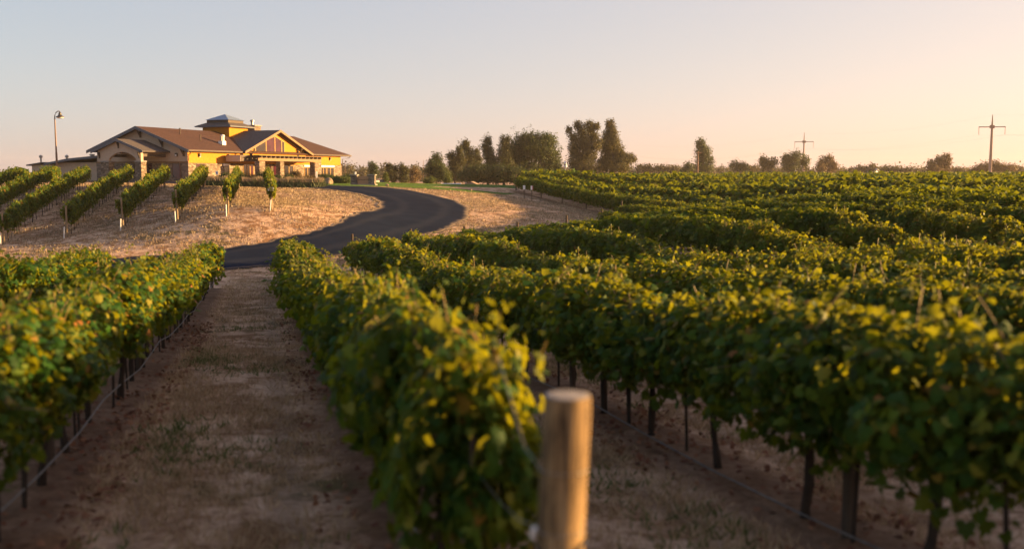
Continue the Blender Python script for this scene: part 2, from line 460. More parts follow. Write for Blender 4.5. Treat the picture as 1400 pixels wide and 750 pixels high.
def groundmat():
    m, nt, b = new_mat('dry_vineyard_soil')
    tc = coords(nt)
    big = noise(nt, .22, 4, .6, tc, .4)
    mid = noise(nt, 1.3, 6, .7, tc, .3)
    fine = noise(nt, 9, 8, .75, tc)
    straw = ramp(nt, fine, [(.28, (.29, .165, .092)), (.5, (.58, .38, .24)), (.72, (.74, .55, .39))])
    soil = ramp(nt, fine, [(.3, (.13, .065, .03)), (.7, (.38, .21, .105))])
    c = mixc(nt, ramp(nt, mid, [(.45, (0, 0, 0)), (.57, (1, 1, 1))]), straw, soil)
    gm = math_n(nt, 'MULTIPLY', ramp(nt, big, [(.50, (0, 0, 0)), (.62, (1, 1, 1))]), ramp(nt, mid, [(.45, (0, 0, 0)), (.6, (1, 1, 1))]))
    c = mixc(nt, math_n(nt, 'MULTIPLY', gm, .75), c, (.085, .095, .035))
    at_ = nt.nodes.new("ShaderNodeAttribute"); at_.attribute_name = 'planted'
    sx = nt.nodes.new("ShaderNodeSeparateXYZ"); nt.links.new(tc, sx.inputs[0])
    vx = math_n(nt, 'ADD', sx.outputs[0], math_n(nt, 'MULTIPLY', sx.outputs[1], -TANR))
    q = math_n(nt, 'DIVIDE', math_n(nt, 'SUBTRACT', vx, 1.1), SPACE)
    fr = math_n(nt, 'ABSOLUTE', math_n(nt, 'SUBTRACT', q, math_n(nt, 'ROUND', q)))
    fr = math_n(nt, 'ADD', fr, math_n(nt, 'MULTIPLY', math_n(nt, 'SUBTRACT', mid, .5), .22))
    strip = ramp(nt, fr, [(.10, (1, 1, 1)), (.22, (0, 0, 0))])
    bare = ramp(nt, fine, [(.3, (.085, .048, .03)), (.7, (.20, .12, .078))])
    c = mixc(nt, math_n(nt, 'MULTIPLY', math_n(nt, 'MULTIPLY', strip, at_.outputs['Fac']), .8), c, bare)
    # wheel tracks in the aisles, trodden to bare earth
    tr = math_n(nt, 'ABSOLUTE', math_n(nt, 'SUBTRACT', fr, .30))
    tm = ramp(nt, tr, [(.02, (1, 1, 1)), (.07, (0, 0, 0))])
    c = mixc(nt, math_n(nt, 'MULTIPLY', math_n(nt, 'MULTIPLY', tm, at_.outputs['Fac']), .45), c, (.27, .185, .12))
    nt.links.new(c, b.inputs['Base Color'])
    b.inputs['Roughness'].default_value = .97
    b.inputs['Specular IOR Level'].default_value = .1
    h = math_n(nt, 'ADD', fine, math_n(nt, 'MULTIPLY', mid, .8))
    bump(nt, b, h, .8, .06)
    return m
M['ground'] = groundmat()
gme = np_mesh('ground', np.stack([GX, GY, GZ], -1).reshape(-1, 3), [quads], M['ground'], smooth=True)
a_ = gme.attributes.new('planted', 'FLOAT', 'POINT')
a_.data.foreach_set('value', fld.reshape(-1).astype(np.float32))
tag(link('ground', gme), kind='structure')

# ------------------------------------------------------------------ road
def roadmat():
    m, nt, b = new_mat('fresh_asphalt')
    tc = coords(nt)
    f = noise(nt, 30, 6, .8, tc); g = noise(nt, .5, 4, .6, tc)
    c = ramp(nt, f, [(.3, (.006, .010, .021)), (.7, (.013, .020, .038))])
    c = mixc(nt, ramp(nt, g, [(.4, (0, 0, 0)), (.7, (1, 1, 1))]), c, (.015, .022, .040))
    at_ = nt.nodes.new("ShaderNodeAttribute"); at_.attribute_name = 'across'
    ab = math_n(nt, 'ABSOLUTE', at_.outputs['Fac'])
    wear = ramp(nt, math_n(nt, 'ADD', ab, math_n(nt, 'MULTIPLY', math_n(nt, 'SUBTRACT', g, .5), .2)), [(.28, (0, 0, 0)), (.42, (1, 1, 1)), (.50, (1, 1, 1)), (.64, (0, 0, 0))])
    c = mixc(nt, math_n(nt, 'MULTIPLY', wear, .55), c, (.028, .033, .046))
    e = noise(nt, 3.0, 6, .75, tc)
    dust = ramp(nt, math_n(nt, 'ADD', ab, math_n(nt, 'MULTIPLY', math_n(nt, 'SUBTRACT', e, .5), .35)), [(.86, (0, 0, 0)), (1.0, (1, 1, 1))])
    c = mixc(nt, math_n(nt, 'MULTIPLY', dust, .6), c, (.20, .15, .105))
    nt.links.new(c, b.inputs['Base Color'])
    b.inputs['Roughness'].default_value = 1.0
    b.inputs['Specular IOR Level'].default_value = .03
    bump(nt, b, f, .4, .01)
    return m
M['road'] = roadmat()
d = np.gradient(RC, axis=0); d /= np.linalg.norm(d, axis=1)[:, None]
nrm = np.stack([-d[:, 1], d[:, 0]], -1)
NW = 15
def pinch(i): return min(1, max(0, (-6.5 - RC[i][0]) / 2.5)) * min(1, max(0, (64 - RC[i][1]) / 5))
HWL = np.array([3.05 + .10 * math.sin(i * .7) + .07 * math.sin(i * 1.9 + 1) - 1.75 * pinch(i) for i in range(len(RC))])
HWR = np.array([3.05 + .10 * math.sin(i * .6 + 2) + .07 * math.sin(i * 2.3) - .45 * pinch(i) for i in range(len(RC))])
def road_gap(X, Y):
    """distance outside the road's edge"""
    X = np.asarray(X, float).reshape(-1); Y = np.asarray(Y, float).reshape(-1); out = np.empty(len(X))
    for s0 in range(0, len(X), 20000):
        dx = X[s0:s0 + 20000, None] - RC[None, :, 0]; dy = Y[s0:s0 + 20000, None] - RC[None, :, 1]
        d2 = dx ** 2 + dy ** 2; k = d2.argmin(1); r_ = np.arange(len(k))
        side = dx[r_, k] * nrm[k, 0] + dy[r_, k] * nrm[k, 1]
        out[s0:s0 + 20000] = np.sqrt(d2[r_, k]) - np.where(side > 0, HWL[k], HWR[k])
    return out
rv, rt = [], []
for i in range(len(RC)):
    for j in range(NW):
        t = -1 + 2 * j / (NW - 1)
        p = RC[i] + nrm[i] * t * (HWL[i] if t > 0 else HWR[i])
        rt.append(t)
        rv.append((p[0], p[1], .055 + .05 * (1 - t * t)))
rv = np.array(rv)
rv[:, 2] += ground_z(rv[:, 0], rv[:, 1])
ri = np.arange(len(RC) * NW).reshape(len(RC), NW)
rq = [np.stack([ri[:-1, :-1], ri[:-1, 1:], ri[1:, 1:], ri[1:, :-1]], -1).reshape(-1, 4)]
base_n = len(rv)
sk = []
for col in (0, NW - 1):
    low = rv[ri[:, col]].copy(); low[:, 2] -= .25
    li = base_n + np.arange(len(RC)); base_n += len(RC)
    sk.append(low)
    rq.append(np.stack([ri[:-1, col], ri[1:, col], li[1:], li[:-1]], -1))
rme = np_mesh('road', np.concatenate([rv] + sk), rq, M['road'], smooth=False)
a_ = rme.attributes.new('across', 'FLOAT', 'POINT')
a_.data.foreach_set('value', np.concatenate([np.array(rt), np.ones(len(RC) * 2)]).astype(np.float32))
tag(link('road', rme), kind='structure')

# ------------------------------------------------------------------ lawn
lawn_near = spline(np.array([(-20.5, 98.5), (-17.2, 93.6), (-13.0, 89.3), (-9.8, 86.6), (-6.5, 85.4), (-3.4, 85.5), (-1.2, 90), (.2, 98)], float), 60)
lawn_far = spline(np.array([(-22, 114), (-18, 115), (-14, 116), (-10, 116), (-7, 115.5), (-4, 114.5), (-1.5, 113), (.4, 110)], float), 60)
LV, n_l = [], 24
for i in range(60):
    for j in range(n_l):
        p = lawn_near[i] + (lawn_far[i] - lawn_near[i]) * j / (n_l - 1)
        LV.append((p[0] + .12 * math.sin(i * 1.3 + j), p[1] + .12 * math.sin(i * .9), 0))
LV = np.array(LV); LV[:, 2] = ground_z(LV[:, 0], LV[:, 1]) + .035
li = np.arange(60 * n_l).reshape(60, n_l)
M['lawn'] = mottled('mown_lawn', (.04, .095, .013), (.08, .135, .024), 2.5, .95, None, .6, .04, 0, .1)
tag(link('lawn', np_mesh('lawn', LV, [np.stack([li[:-1, :-1], li[1:, :-1], li[1:, 1:], li[:-1, 1:]], -1).reshape(-1, 4)], M['lawn'])), kind='structure')

# ------------------------------------------------------------------ leaf clouds
_half = [(.0, .0, 0), (.17, -.17, -.02), (.42, -.13, -.09), (.54, .14, -.15), (.37, .27, -.07), (.42, .60, -.12), (.21, .58, -.05), (.0, .98, -.14)]
T_FULL = np.array(_half + [(-x, y, z) for x, y, z in _half[-2:0:-1]] + [(0, .3, .04)], float)
F_FULL = np.array([(14, i, (i + 1) % 14) for i in range(14)])
T_MID = np.array([(0, 0, 0), (.46, -.06, -.12), (.44, .50, -.15), (0, .95, -.12), (-.44, .50, -.15), (-.46, -.06, -.12)], float)
F_MID = np.array([(0, 1, 2, 3), (0, 3, 4, 5)])
T_LOW = np.array([(0, 0, 0), (.5, .42, -.1), (0, 1, 0), (-.5, .42, -.1)], float)
F_LOW = np.array([(0, 1, 2), (0, 2, 3)])
T_BLADE = np.array([(-.5, 0, 0), (.5, 0, 0), (0, 1, .25)], float)
F_BLADE = np.array([(0, 1, 2)])
LODS = {0: (T_FULL, F_FULL), 1: (T_MID, F_MID), 2: (T_LOW, F_LOW), 'blade': (T_BLADE, F_BLADE)}

def unit(a): return a / (np.linalg.norm(a, axis=-1, keepdims=True) + 1e-9)

def leaves(P, N, T, S, lod, wid=1.0):
    """leaf polygons at P facing N with the tip towards T"""
    tv, tf = LODS[lod]
    N = unit(N); T = unit(T - N * (T * N).sum(-1, keepdims=True)); B = np.cross(T, N)
    S = np.asarray(S).reshape(-1, 1, 1)
    V = P[:, None] + S * (tv[None, :, 0, None] * wid * B[:, None] + tv[None, :, 1, None] * T[:, None] + tv[None, :, 2, None] * N[:, None])
    n = len(P)
    Fc = (tf[None] + (np.arange(n) * len(tv))[:, None, None]).reshape(-1, tf.shape[1])
    return V.reshape(-1, 3), Fc

def joinvf(parts):
    V, Fs, o = [], [], 0
    for v, f in parts:
        V.append(v); Fs.append(f + o); o += len(v)
    return np.concatenate(V), Fs

def vine_cloud(r, n, size, lod, length=1.9, shoots=8):
    """leaves of one trellised vine: x along the row, y across, z up from the ground"""
    # clumps give the canopy its uneven light and dark masses
    nc = 20
    cx = r.uniform(-.5, .5, nc) * length; cy = r.normal(0, .22, nc); cz = r.uniform(.92, 1.38, nc); cr = r.uniform(.15, .34, nc)
    m = int(n * .62)
    w = r.integers(0, nc, m)
    dirv = unit(r.normal(size=(m, 3)))
    rad = cr[w] * r.uniform(.55, 1.05, m)
    P1 = np.stack([cx[w], cy[w], cz[w]], -1) + dirv * rad[:, None] * np.array([1.25, .95, 1.05])
    N1 = dirv * np.array([.6, 1, .9]) + np.array([0, 0, .45]) + r.normal(0, .55, (m, 3))
    # continuous curtain of leaves on both faces and the top
    k = n - m
    a = r.uniform(-.35, math.pi + .35, k)
    hx = r.uniform(-.5, .5, k) * length
    bulge = .36 + .07 * np.sin(hx * 5 + r.uniform(0, 6)) + r.normal(0, .05, k)
    P2 = np.stack([hx, np.cos(a) * bulge, 1.00 + np.sin(a) * .52 + r.normal(0, .05, k)], -1)
    low = r.random(k) < .30
    P2[low, 2] = r.uniform(.60, 1.05, low.sum())
    P2[low, 1] = np.sign(r.normal(size=low.sum())) * r.uniform(.15, .40, low.sum())
    N2 = np.stack([r.normal(0, .4, k), np.cos(a) * 1.1, np.sin(a) * .8 + .25], -1) + r.normal(0, .52, (k, 3))
    P = np.concatenate([P1, P2]); N = np.concatenate([N1, N2])
    P[:, 2] = np.where(P[:, 2] < .58, .58 + np.abs(r.normal(0, .16, len(P))) - .12 * (r.random(len(P)) < .25), P[:, 2])
    T = np.stack([r.normal(0, .8, len(P)), N[:, 1] * .6 + r.normal(0, .5, len(P)), r.normal(-.55, .5, len(P))], -1)
    S = size * r.uniform(.5, 1.3, len(P))
    parts = [leaves(P, N, T, S, lod)]
    stems = []
    for _ in range(shoots):
        b = np.array([r.uniform(-.48, .48) * length, r.normal(0, .16), r.uniform(1.32, 1.5)])
        if r.random() < .18: b[2] = r.uniform(.8, 1.3); lean = np.array([r.normal(0, .3), r.choice([-1, 1]) * 1.0, .15])
        else: lean = np.array([r.normal(0, .45), r.normal(0, .45), 1.0])
        L = r.uniform(.18, .46); q = max(4, int(L / size * 2.6))
        t = np.linspace(.1, 1, q)[:, None]
        pts = b + unit(lean[None]) * t * L + np.array([0, 0, -.18]) * t ** 2 * L
        off = r.normal(0, .045, (q, 3))
        Ns = r.normal(0, .55, (q, 3)) + np.array([0, 0, .8])
        parts.append(leaves(pts + off, Ns, r.normal(0, 1, (q, 3)) + np.array([0, 0, -.2]), size * r.uniform(.55, .95, q) * (1.1 - .4 * t[:, 0]), lod))
        stems.append(np.concatenate([b[None], pts]))
    return parts, stems

def vine_mesh(seed, n, size, lod, shoots, mat, stems_on=True):
    r = np.random.default_rng(seed)
    parts, stems = vine_cloud(r, n, size, lod, shoots=shoots)
    V, Fs = joinvf(parts)
    polys = [np.concatenate(Fs)]
    mi = [0] * len(Fs[0]) + [2] * (len(polys[0]) - len(Fs[0]))
    if stems_on:
        bm = bmesh.new()
        for s in stems: tube(bm, [tuple(p) for p in s[::2]] if len(s) > 5 else [tuple(p) for p in s], .005, 3, False)
        bm.verts.ensure_lookup_table(); bm.verts.index_update()
        sv = np.array([v.co[:] for v in bm.verts]); sf = np.array([[v.index for v in f.verts] for f in bm.faces]) + len(V)
        bm.free()
        V = np.concatenate([V, sv]); polys.append(sf); mi += [1] * len(sf)
    return np_mesh('vine_foliage', V, polys, [mat, M['shoot'], M['sunlit_young_leaf']], mi)

def trunk_mesh(seed, seg):
    r = random.Random(seed)
    bm = bmesh.new()
    x = y = 0; pts = []; rad = []
    for i in range(6):
        pts.append((x, y, -.06 + i * .175)); rad.append(.042 - .003 * i + r.uniform(-.006, .006))
        x += r.uniform(-.035, .035); y += r.uniform(-.025, .025)
    tube(bm, pts, rad, seg)
    tx, ty, tz = pts[-1]
    for s in (-1, 1):
        tube(bm, [(tx, ty, tz - .03), (tx + s * .25, ty * .5, tz + .07), (tx + s * .62, r.uniform(-.03, .03), tz + .06), (tx + s * .88, 0, tz + .07)], [.03, .025, .02, .014], seg)
    for _ in range(7):
        bx = r.uniform(-.8, .8)
        tube(bm, [(bx, 0, tz + .05), (bx + r.uniform(-.1, .1), r.uniform(-.15, .15), tz + .4), (bx + r.uniform(-.15, .15), r.uniform(-.25, .25), tz + .75)], [.009, .007, .004], 4)
    bm.verts.ensure_lookup_table()
    me = bpy.data.meshes.new('vine_trunk'); bmesh.ops.recalc_face_normals(bm, faces=bm.faces)
    bm.to_mesh(me); bm.free(); me.materials.append(M['bark'])
    return me

FOL = {0: [vine_mesh(100 + i, 4200, .084, 0, 12, M['vine_leaf']) for i in range(6)],
       1: [vine_mesh(200 + i, 2900, .096, 1, 11, M['vine_leaf']) for i in range(6)],
       2: [vine_mesh(300 + i, 1900, .150, 2, 10, M['vine_leaf'], False) for i in range(6)]}
TRK = [trunk_mesh(i, 7) for i in range(6)]

bm = bmesh.new(); lathe(bm, [(.016, -.1), (.016, .5), (.014, 1.15)], 6)
STK = bpy.data.meshes.new('vine_stake'); bm.to_mesh(STK); bm.free(); STK.materials.append(M['bark'])
ROWZ = math.atan2(1.0, TANR)        # heading of the rows
VINE_STEP = 1.55
row_words = {-3: 'third row left of the bare dirt aisle', -2: 'second row left of the bare dirt aisle', -1: 'row along the left of the bare dirt aisle',
             0: 'row that ends at the big wooden post', 1: 'first row right of the big wooden post', 2: 'second row right of the big wooden post',
             3: 'third row right of the big wooden post', 4: 'fourth row right of the big wooden post', 5: 'fifth row right of the big wooden post',
             6: 'sixth row right of the big wooden post', 7: 'seventh row right of the big wooden post', 8: 'long far row above the bare bank'}
hill_words = ['hillside row with white sign on its end post', 'hillside row next left of the white sign', 'third hillside row left of the white sign',
              'fourth hillside row left of the white sign', 'fifth hillside row left of the white sign', 'hillside row with the lowest end post',
              'hillside row just beyond the lowest end post', 'upper hillside row near the street lamp', 'topmost hillside row under the street lamp']
cands = []
for vx, y0, y1, k in ROWS:
    for Y in np.arange(y0 + .4, y1, VINE_STEP * .97):
        X = row_x(vx, Y)
        px = 700 + F * X / Y
        if px < (-700 if k in (-1, -2) else -160) or (px > 1560 and not 2 <= k <= 5): continue
        hid = {-3: .25, -2: .45, 2: .75, 3: .5, 4: .45, 5: .45, 6: .45, 7: .45}.get(k, 1)
        if k == 8: hid = 1.0 if Y > 60 else .3
        if px > 1560: hid = 9
        cands.append((hid / Y, X, Y, ('r', k)))
for vx, y0, y1, j in HILL:
    for Y in np.arange(y0 + .6, y1, VINE_STEP * .97):
        X = row_x(vx, Y)
        px = 700 + F * X / Y
        if px < -60: continue
        cands.append(((1.6 if j < 7 else 1.0) / Y, X, Y, ('h', j)))
cands.sort(key=lambda c: -c[0])
vrnd = random.Random(11)
stuff_pts = []
wl_ = max(0, 0)
for n, (s_, X, Y, (w, k)) in enumerate(cands):
    X += vrnd.uniform(-.05, .05); Y += vrnd.uniform(-.15, .15)
    sc = (vrnd.uniform(.95, 1.12), vrnd.uniform(.86, 1.15), vrnd.uniform(.93, 1.08))
    flip = vrnd.choice((0, math.pi))
    if n >= 312:
        stuff_pts.append((X, Y, gz(X, Y), sc[2], 900 if w == 'r' else 400)); continue
    words_ = row_words[k] if w == 'r' else hill_words[k]
    v = empty('grapevine', (X, Y, gz(X, Y) + .01), ROWZ + flip, 'leafy grapevine in the ' + words_, 'grapevine', 'grapevines in the ' + words_)
    v.scale = sc if w == 'r' else (sc[0], sc[1] * (.48 if k < 2 else .60), sc[2] * 1.04)
    lod = 0 if Y < 13 else (1 if Y < 30 else 2)
    fo = link('foliage', FOL[lod][vrnd.randrange(6)], v)
    if (w, k) == ('r', 0): fo.location.z = -.13 if Y > 11 else -.30; fo.scale.z = 1.08 if Y > 11 else 1.2
    if (w, k) == ('r', 0) and Y < 9: fo.scale.y = .80
    if (w, k) == ('r', -1): fo.location.z = .10; fo.scale.z = .95; fo.scale.y = .9
    if (w, k) == ('r', 8): fo.location.z = .17; fo.scale.z = .93
    link('trunk', TRK[vrnd.randrange(6)], v)
    if Y < 40 or (w, k) == ('r', 8) or w == 'h':
        st = link('stake', STK, v); st.location = (vrnd.uniform(.6, .85), vrnd.uniform(-.03, .03), 0); st.rotation_euler = (R(vrnd.uniform(-3, 3)), R(vrnd.uniform(-4, 4)), 0)

# the rest of the vineyard, too many to count: one mass
for k in range(9, 60):
    vx = 1.1 + SPACE * k
    for Y in np.arange(max(20, vx * F / 1150 - 2), min(3.83 * vx, 225), VINE_STEP):
        X = row_x(vx, Y)
        if 700 + F * X / Y > 1500: continue
        stuff_pts.append((X, Y, None, 1.0 + .1 * math.sin(X * .7 + Y * .31) + vrnd.uniform(-.12, .12), 170 if Y < 60 else (90 if Y < 110 else 40)))
sp = np.array([(p[0], p[1]) for p in stuff_pts])
sz = ground_z(sp[:, 0], sp[:, 1])
temps = {}
for cnt, size in ((170, .30), (900, .155), (400, .20), (90, .42), (40, .62)):
    temps[cnt] = []
    for i in range(6):
        r = np.random.default_rng(900 + cnt + i)
        parts, _ = vine_cloud(r, int(cnt * 1.7), size, 2, shoots=5 if cnt > 50 else 3)
        temps[cnt].append(joinvf(parts))
Vs, Fs, o = [], [], 0
cr_, sr_ = math.cos(ROWZ), math.sin(ROWZ)
for i, p in enumerate(stuff_pts):
    V, F_ = temps[p[4]][i % 6]
    sg = -1 if (i * 7) % 3 == 0 else 1
    x = V[:, 0] * sg * 1.05; y = V[:, 1] * sg * (.62 if p[4] == 400 else 1.05)
    Vs.append(np.stack([p[0] + x * cr_ - y * sr_, p[1] + x * sr_ + y * cr_, sz[i] + V[:, 2] * p[3]], -1))
    for f in F_: Fs.append(f + o)
    o += len(V)
tag(link('distant_vineyard', np_mesh('distant_vineyard', np.concatenate(Vs), [np.concatenate(Fs)], M['vine_far'])),
    'vineyard rows of the flat right-hand field reaching to the horizon', 'vineyard', kind='stuff')

# ------------------------------------------------------------------ trellis posts, stakes, wires, drip hoses
def post_mesh(r, h, seg=8, taper=.92):
    bm = bmesh.new()
    lathe(bm, [(r, -.1), (r, 0), (r * .98, h * .5), (r * taper, h - .012), (r * taper * .86, h)], seg)
    me = bpy.data.meshes.new('trellis_post'); bmesh.ops.recalc_face_normals(bm, faces=bm.faces)
    bm.to_mesh(me); bm.free(); me.materials.append(M['stake'])
    return me
PM = post_mesh(.042, 1.5)
PE = post_mesh(.06, 1.75)
for vx, y0, y1, k in ROWS:
    if k in (-3,): continue
    for n, Y in enumerate(np.arange(y0 + 4.2 if k != 1 else 7.0, y1 - 3, 6.4)):
        if Y < 62 and k == 8: continue
        X = row_x(vx, Y)
        o = tag(link('trellis_post', PM), 'slim weathered trellis post inside the ' + row_words[k], 'post', 'trellis posts inside the ' + row_words[k])
        o.location = (X, Y, gz(X, Y)); o.rotation_euler = (R(vrnd.uniform(-2, 2)), R(vrnd.uniform(-2, 2)), vrnd.uniform(0, 6))
    if k >= -1 and k != 8:
        Y = y1 + .75; X = row_x(vx, Y)
        o = tag(link('trellis_post', PE), 'weathered end post of the ' + row_words[k], 'post', 'end posts by the road')
        o.location = (X, Y, gz(X, Y)); o.rotation_euler = (R(-4), 0, 0)
X, Y = row_x(1.1 + SPACE * 8, 101.4), 101.4
o = tag(link('trellis_post', PE), 'pale end post of the long far row above the bare bank', 'post'); o.location = (X, Y, gz(X, Y))

M['post_pale'] = mottled('pale_end_post', (.18, .13, .075), (.28, .21, .13), 6, .85, (1, 1, .2), .4)
bm = bmesh.new(); lathe(bm, [(.058, -.1), (.058, 0), (.056, .9), (.053, 1.72), (.043, 1.75)], 10)
HP = bpy.data.meshes.new('hill_end_post'); bm.to_mesh(HP); bm.free(); HP.materials.append(M['post_pale'])
bm = bmesh.new(); lathe(bm, [(.034, -.1), (.034, .62), (.03, .65)], 8)
HS = bpy.data.meshes.new('white_stake'); bm.to_mesh(HS); bm.free(); HS.materials.append(M['white_paint'])
for vx, y0, y1, j in HILL[:6]:
    Y = y0 - .25; X = row_x(vx, Y); z = gz(X, Y)
    o = tag(link('end_post', HP), 'pale wooden end post of the ' + hill_words[j], 'post', 'hillside end posts'); o.location = (X, Y, z)
    o.rotation_euler = (R(3), R(vrnd.uniform(-1.5, 1.5)), 0)
    Y -= .42; X = row_x(vx, Y) - .09
    o = tag(link('guard_stake', HS), 'short white stake at the ' + hill_words[j], 'stake', 'white stakes before the hillside end posts'); o.location = (X, Y, gz(X, Y))
    o.rotation_euler = (R(vrnd.uniform(-4, 2)), R(vrnd.uniform(-2, 5)), 0)
for vx, y0, y1, j in HILL[:3]:
    Y = y1 + .5; X = row_x(vx, Y)
    o = tag(link('end_post', HP), 'pale uphill end post of the ' + hill_words[j], 'post', 'uphill end posts'); o.location = (X, Y, gz(X, Y))

def wire_obj(name, pts, rad, mat, label, cat, seg=5):
    bm = bmesh.new(); tube(bm, pts, rad, seg)
    return tag(bm_obj(name, bm, mat), label, cat)

def row_line(vx, y0, y1, h, step, sag=0.0, dx=0.0, jit=0.0):
    out = []
    Ys = np.arange(y0, y1, step)
    for i, Y in enumerate(Ys):
        X = row_x(vx, Y) + dx + vrnd.uniform(-jit, jit)
        out.append((X, Y, gz(X, Y) + h - sag * abs(math.sin(i * math.pi * step / 6.4)) + vrnd.uniform(-jit, jit) * .4))
    return out
for k, lab, dx in ((-1, 'grey drip hose strung low along the vines left of the bare aisle', .12), (0, 'grey drip hose under the vines behind the big wooden post', -.1), (1, 'grey drip hose on the ground under the right-hand row', -.16)):
    r_ = [r for r in ROWS if r[3] == k][0]
    wire_obj('drip_hose', row_line(r_[0], r_[1], r_[2] + .6, .30 if k == -1 else .16, 1.6, .09, dx, .035), .009, M['hose'], lab, 'hose')
for vx, y0, y1, k in ROWS:
    if k in (-1, 0, 1, 2):
        wire_obj('trellis_wire', row_line(vx, y0 + (.2 if k == 0 else 0), y1 + .7, .86, 3.2), .004, M['wire'], 'thin steel cordon wire through the ' + row_words[k], 'wire', 4)

# ------------------------------------------------------------------ the big wooden post
PY = 3.62; PX = .205; pz = gz(PX, PY)
POST_TOP = -.815
post = empty('wooden_post', (PX - .075, PY - .03, pz - .05), 0, 'thick round weathered wooden post with sunlit right edge and cut top', 'post')
Hh = POST_TOP - (pz - .05)
bm = bmesh.new()
seg, rings = 40, 26
prev = None
for i in range(rings + 1):
    t = i / rings; ring = []
    for a in range(seg):
        th = 2 * math.pi * a / seg
        rr = .089 * (1 + .022 * math.sin(3 * th + 2 * t) + .012 * math.sin(7 * th + 5 * t) + .010 * math.sin(2 * th - 9 * t))
        if abs(((th - 4.5 + math.pi) % (2 * math.pi)) - math.pi) < .10: rr *= .955      # a drying crack
        if i == rings: rr *= .965
        ring.append(bm.verts.new((math.cos(th) * rr + t * .075, math.sin(th) * rr + t * .03, t * Hh - (.006 if i == rings - 1 else 0))))
    if prev:
        for a in range(seg):
            bm.faces.new([prev[a], prev[(a + 1) % seg], ring[(a + 1) % seg], ring[a]])
    prev = ring
bm_obj('shaft', bm, M['post'], post, smooth=True)
bm = bmesh.new()
lathe(bm, [(.083, 0), (.084, .004), (.070, .0065), (.03, .007), (.004, .008)], 32, (.075, .03, Hh))
bm_obj('cut_top', bm, M['post_end'], post)

# wires tied to the post
ptop = Vector((PX, PY, POST_TOP))
def on_post(drop, ang, rad=.095):
    t = 1 - drop / Hh
    return Vector((PX - .075 * (1 - t) + math.cos(ang) * rad, PY - .03 * (1 - t) + math.sin(ang) * rad, POST_TOP - drop))
Y1 = 5.4; X1 = row_x(1.1, Y1)
for drop, h2, lab in ((.29, 1.35, 'thin steel wire from the big wooden post up into the foliage'), (.52, .95, 'lower steel wire tied round the big wooden post')):
    pts = [on_post(drop - .02, a) for a in (R(-20), R(-60), R(-95), R(-130), R(-165), R(-195))]
    a, b = pts[-1], Vector((X1, Y1, gz(X1, Y1) + h2))
    if drop < .4:
        q = [a, a + Vector((-.05, .12, .03)), a + Vector((-.16, .62, .30))]
    else:
        q = [a, a + Vector((-.06, .1, -.015)), a.lerp(b, .4) + Vector((0, 0, -.05))]
    wire_obj('post_wire', [tuple(p) for p in pts] + [tuple(p) for p in q] + [tuple(b)], .0019, M['wire'], lab, 'wire')
c_ = on_post(.51, R(-170))
bm = bmesh.new(); tube(bm, [tuple(c_ + Vector((-.005, -.012, .022))), tuple(c_ + Vector((-.01, .0, -.02)))], .011, 8)
tag(bm_obj('wire_clip', bm, M['white_paint']), 'small white clip joining wire at the big post', 'clip')
pts = [on_post(.55 + .03 * math.sin(i * .5), R(-175 + 22 * i), .096) for i in range(9)]
wire_obj('tie_cable', [tuple(p) for p in pts], .006, M['rubber'], 'dark tie cable wrapped round the foot of the big post', 'cable')

# ------------------------------------------------------------------ dry grass, weeds, fallen leaves
def blades(X, Y, h, w, mat, name, label, per=5, spread=.05, lean=.5):
    n = len(X) * per
    x = np.repeat(X, per) + rng.normal(0, spread, n); y = np.repeat(Y, per) + rng.normal(0, spread, n)
    z = ground_z(x, y) - .01
    hh = np.repeat(h, per) * rng.uniform(.5, 1.15, n)
    T = np.stack([rng.normal(0, lean, n), rng.normal(0, lean, n), np.ones(n)], -1)
    N = np.stack([rng.normal(size=n), rng.normal(size=n), np.full(n, .2)], -1)
    V, Fc = leaves(np.stack([x, y, z], -1), N, T, hh, 'blade', 1.0)
    # width: keep blades slim whatever their length
    V = V.reshape(-1, 3, 3); c = V[:, :2].mean(1, keepdims=True)
    V[:, :2] = c + (V[:, :2] - c) * (np.asarray(w).reshape(-1, 1, 1) if np.ndim(w) else w)
    return tag(link(name, np_mesh(name, V.reshape(-1, 3), [Fc], mat)), label, 'grass', kind='stuff')

def scatter(n, x0, x1, y0, y1, keep):
    X = rng.uniform(x0, x1, n); Y = rng.uniform(y0, y1, n)
    m = keep(X, Y)
    return X[m], Y[m]
def patch(X, Y, s, th):
    return wob(X + 11, Y - 5, s) + rng.normal(0, .35, len(X)) > th
def rowdist(X, Y):
    k = (X - TANR * Y - 1.1) / SPACE
    return np.abs(k - np.round(k)) * SPACE
def view(X, Y): return (np.abs(X) < Y * .56 + 1.2)
def on_lawn(X, Y):
    i = np.argsort(lawn_near[:, 0]); j = np.argsort(lawn_far[:, 0])
    return (X > -20.5) & (X < .3) & (Y > np.interp(X, lawn_near[i, 0], lawn_near[i, 1]) + .2) & (Y < np.interp(X, lawn_far[j, 0], lawn_far[j, 1]))
def freeground(X, Y): return (road_gap(X, Y) + rng.normal(0, .12, len(X)) > .05) & ~on_lawn(X, Y)
X, Y = scatter(80000, -12, 8, 2.5, 20, lambda X, Y: view(X, Y) & (rowdist(X, Y) > .42) & patch(X, Y, .6, -.1))
blades(X, Y, np.full(len(X), .10), .13, M['pale_straw'], 'dry_grass', 'short dry straw-coloured grass in the aisles between the near vines', 4, .05, .9)
X, Y = scatter(40000, -18, 4, 20, 52, lambda X, Y: view(X, Y) & (rowdist(X, Y) > .4) & freeground(X, Y) & patch(X, Y, .4, -.1))
blades(X, Y, np.full(len(X), .10), .25, M['pale_straw'], 'dry_grass', 'dry grass at the far end of the aisles before the road', 3, .08, .9)
X, Y = scatter(95000, -44, 10, 48, 90, lambda X, Y: view(X, Y) & freeground(X, Y) & patch(X, Y, .3, -.15) & ((X < RC[:, 0].max() + 20)))
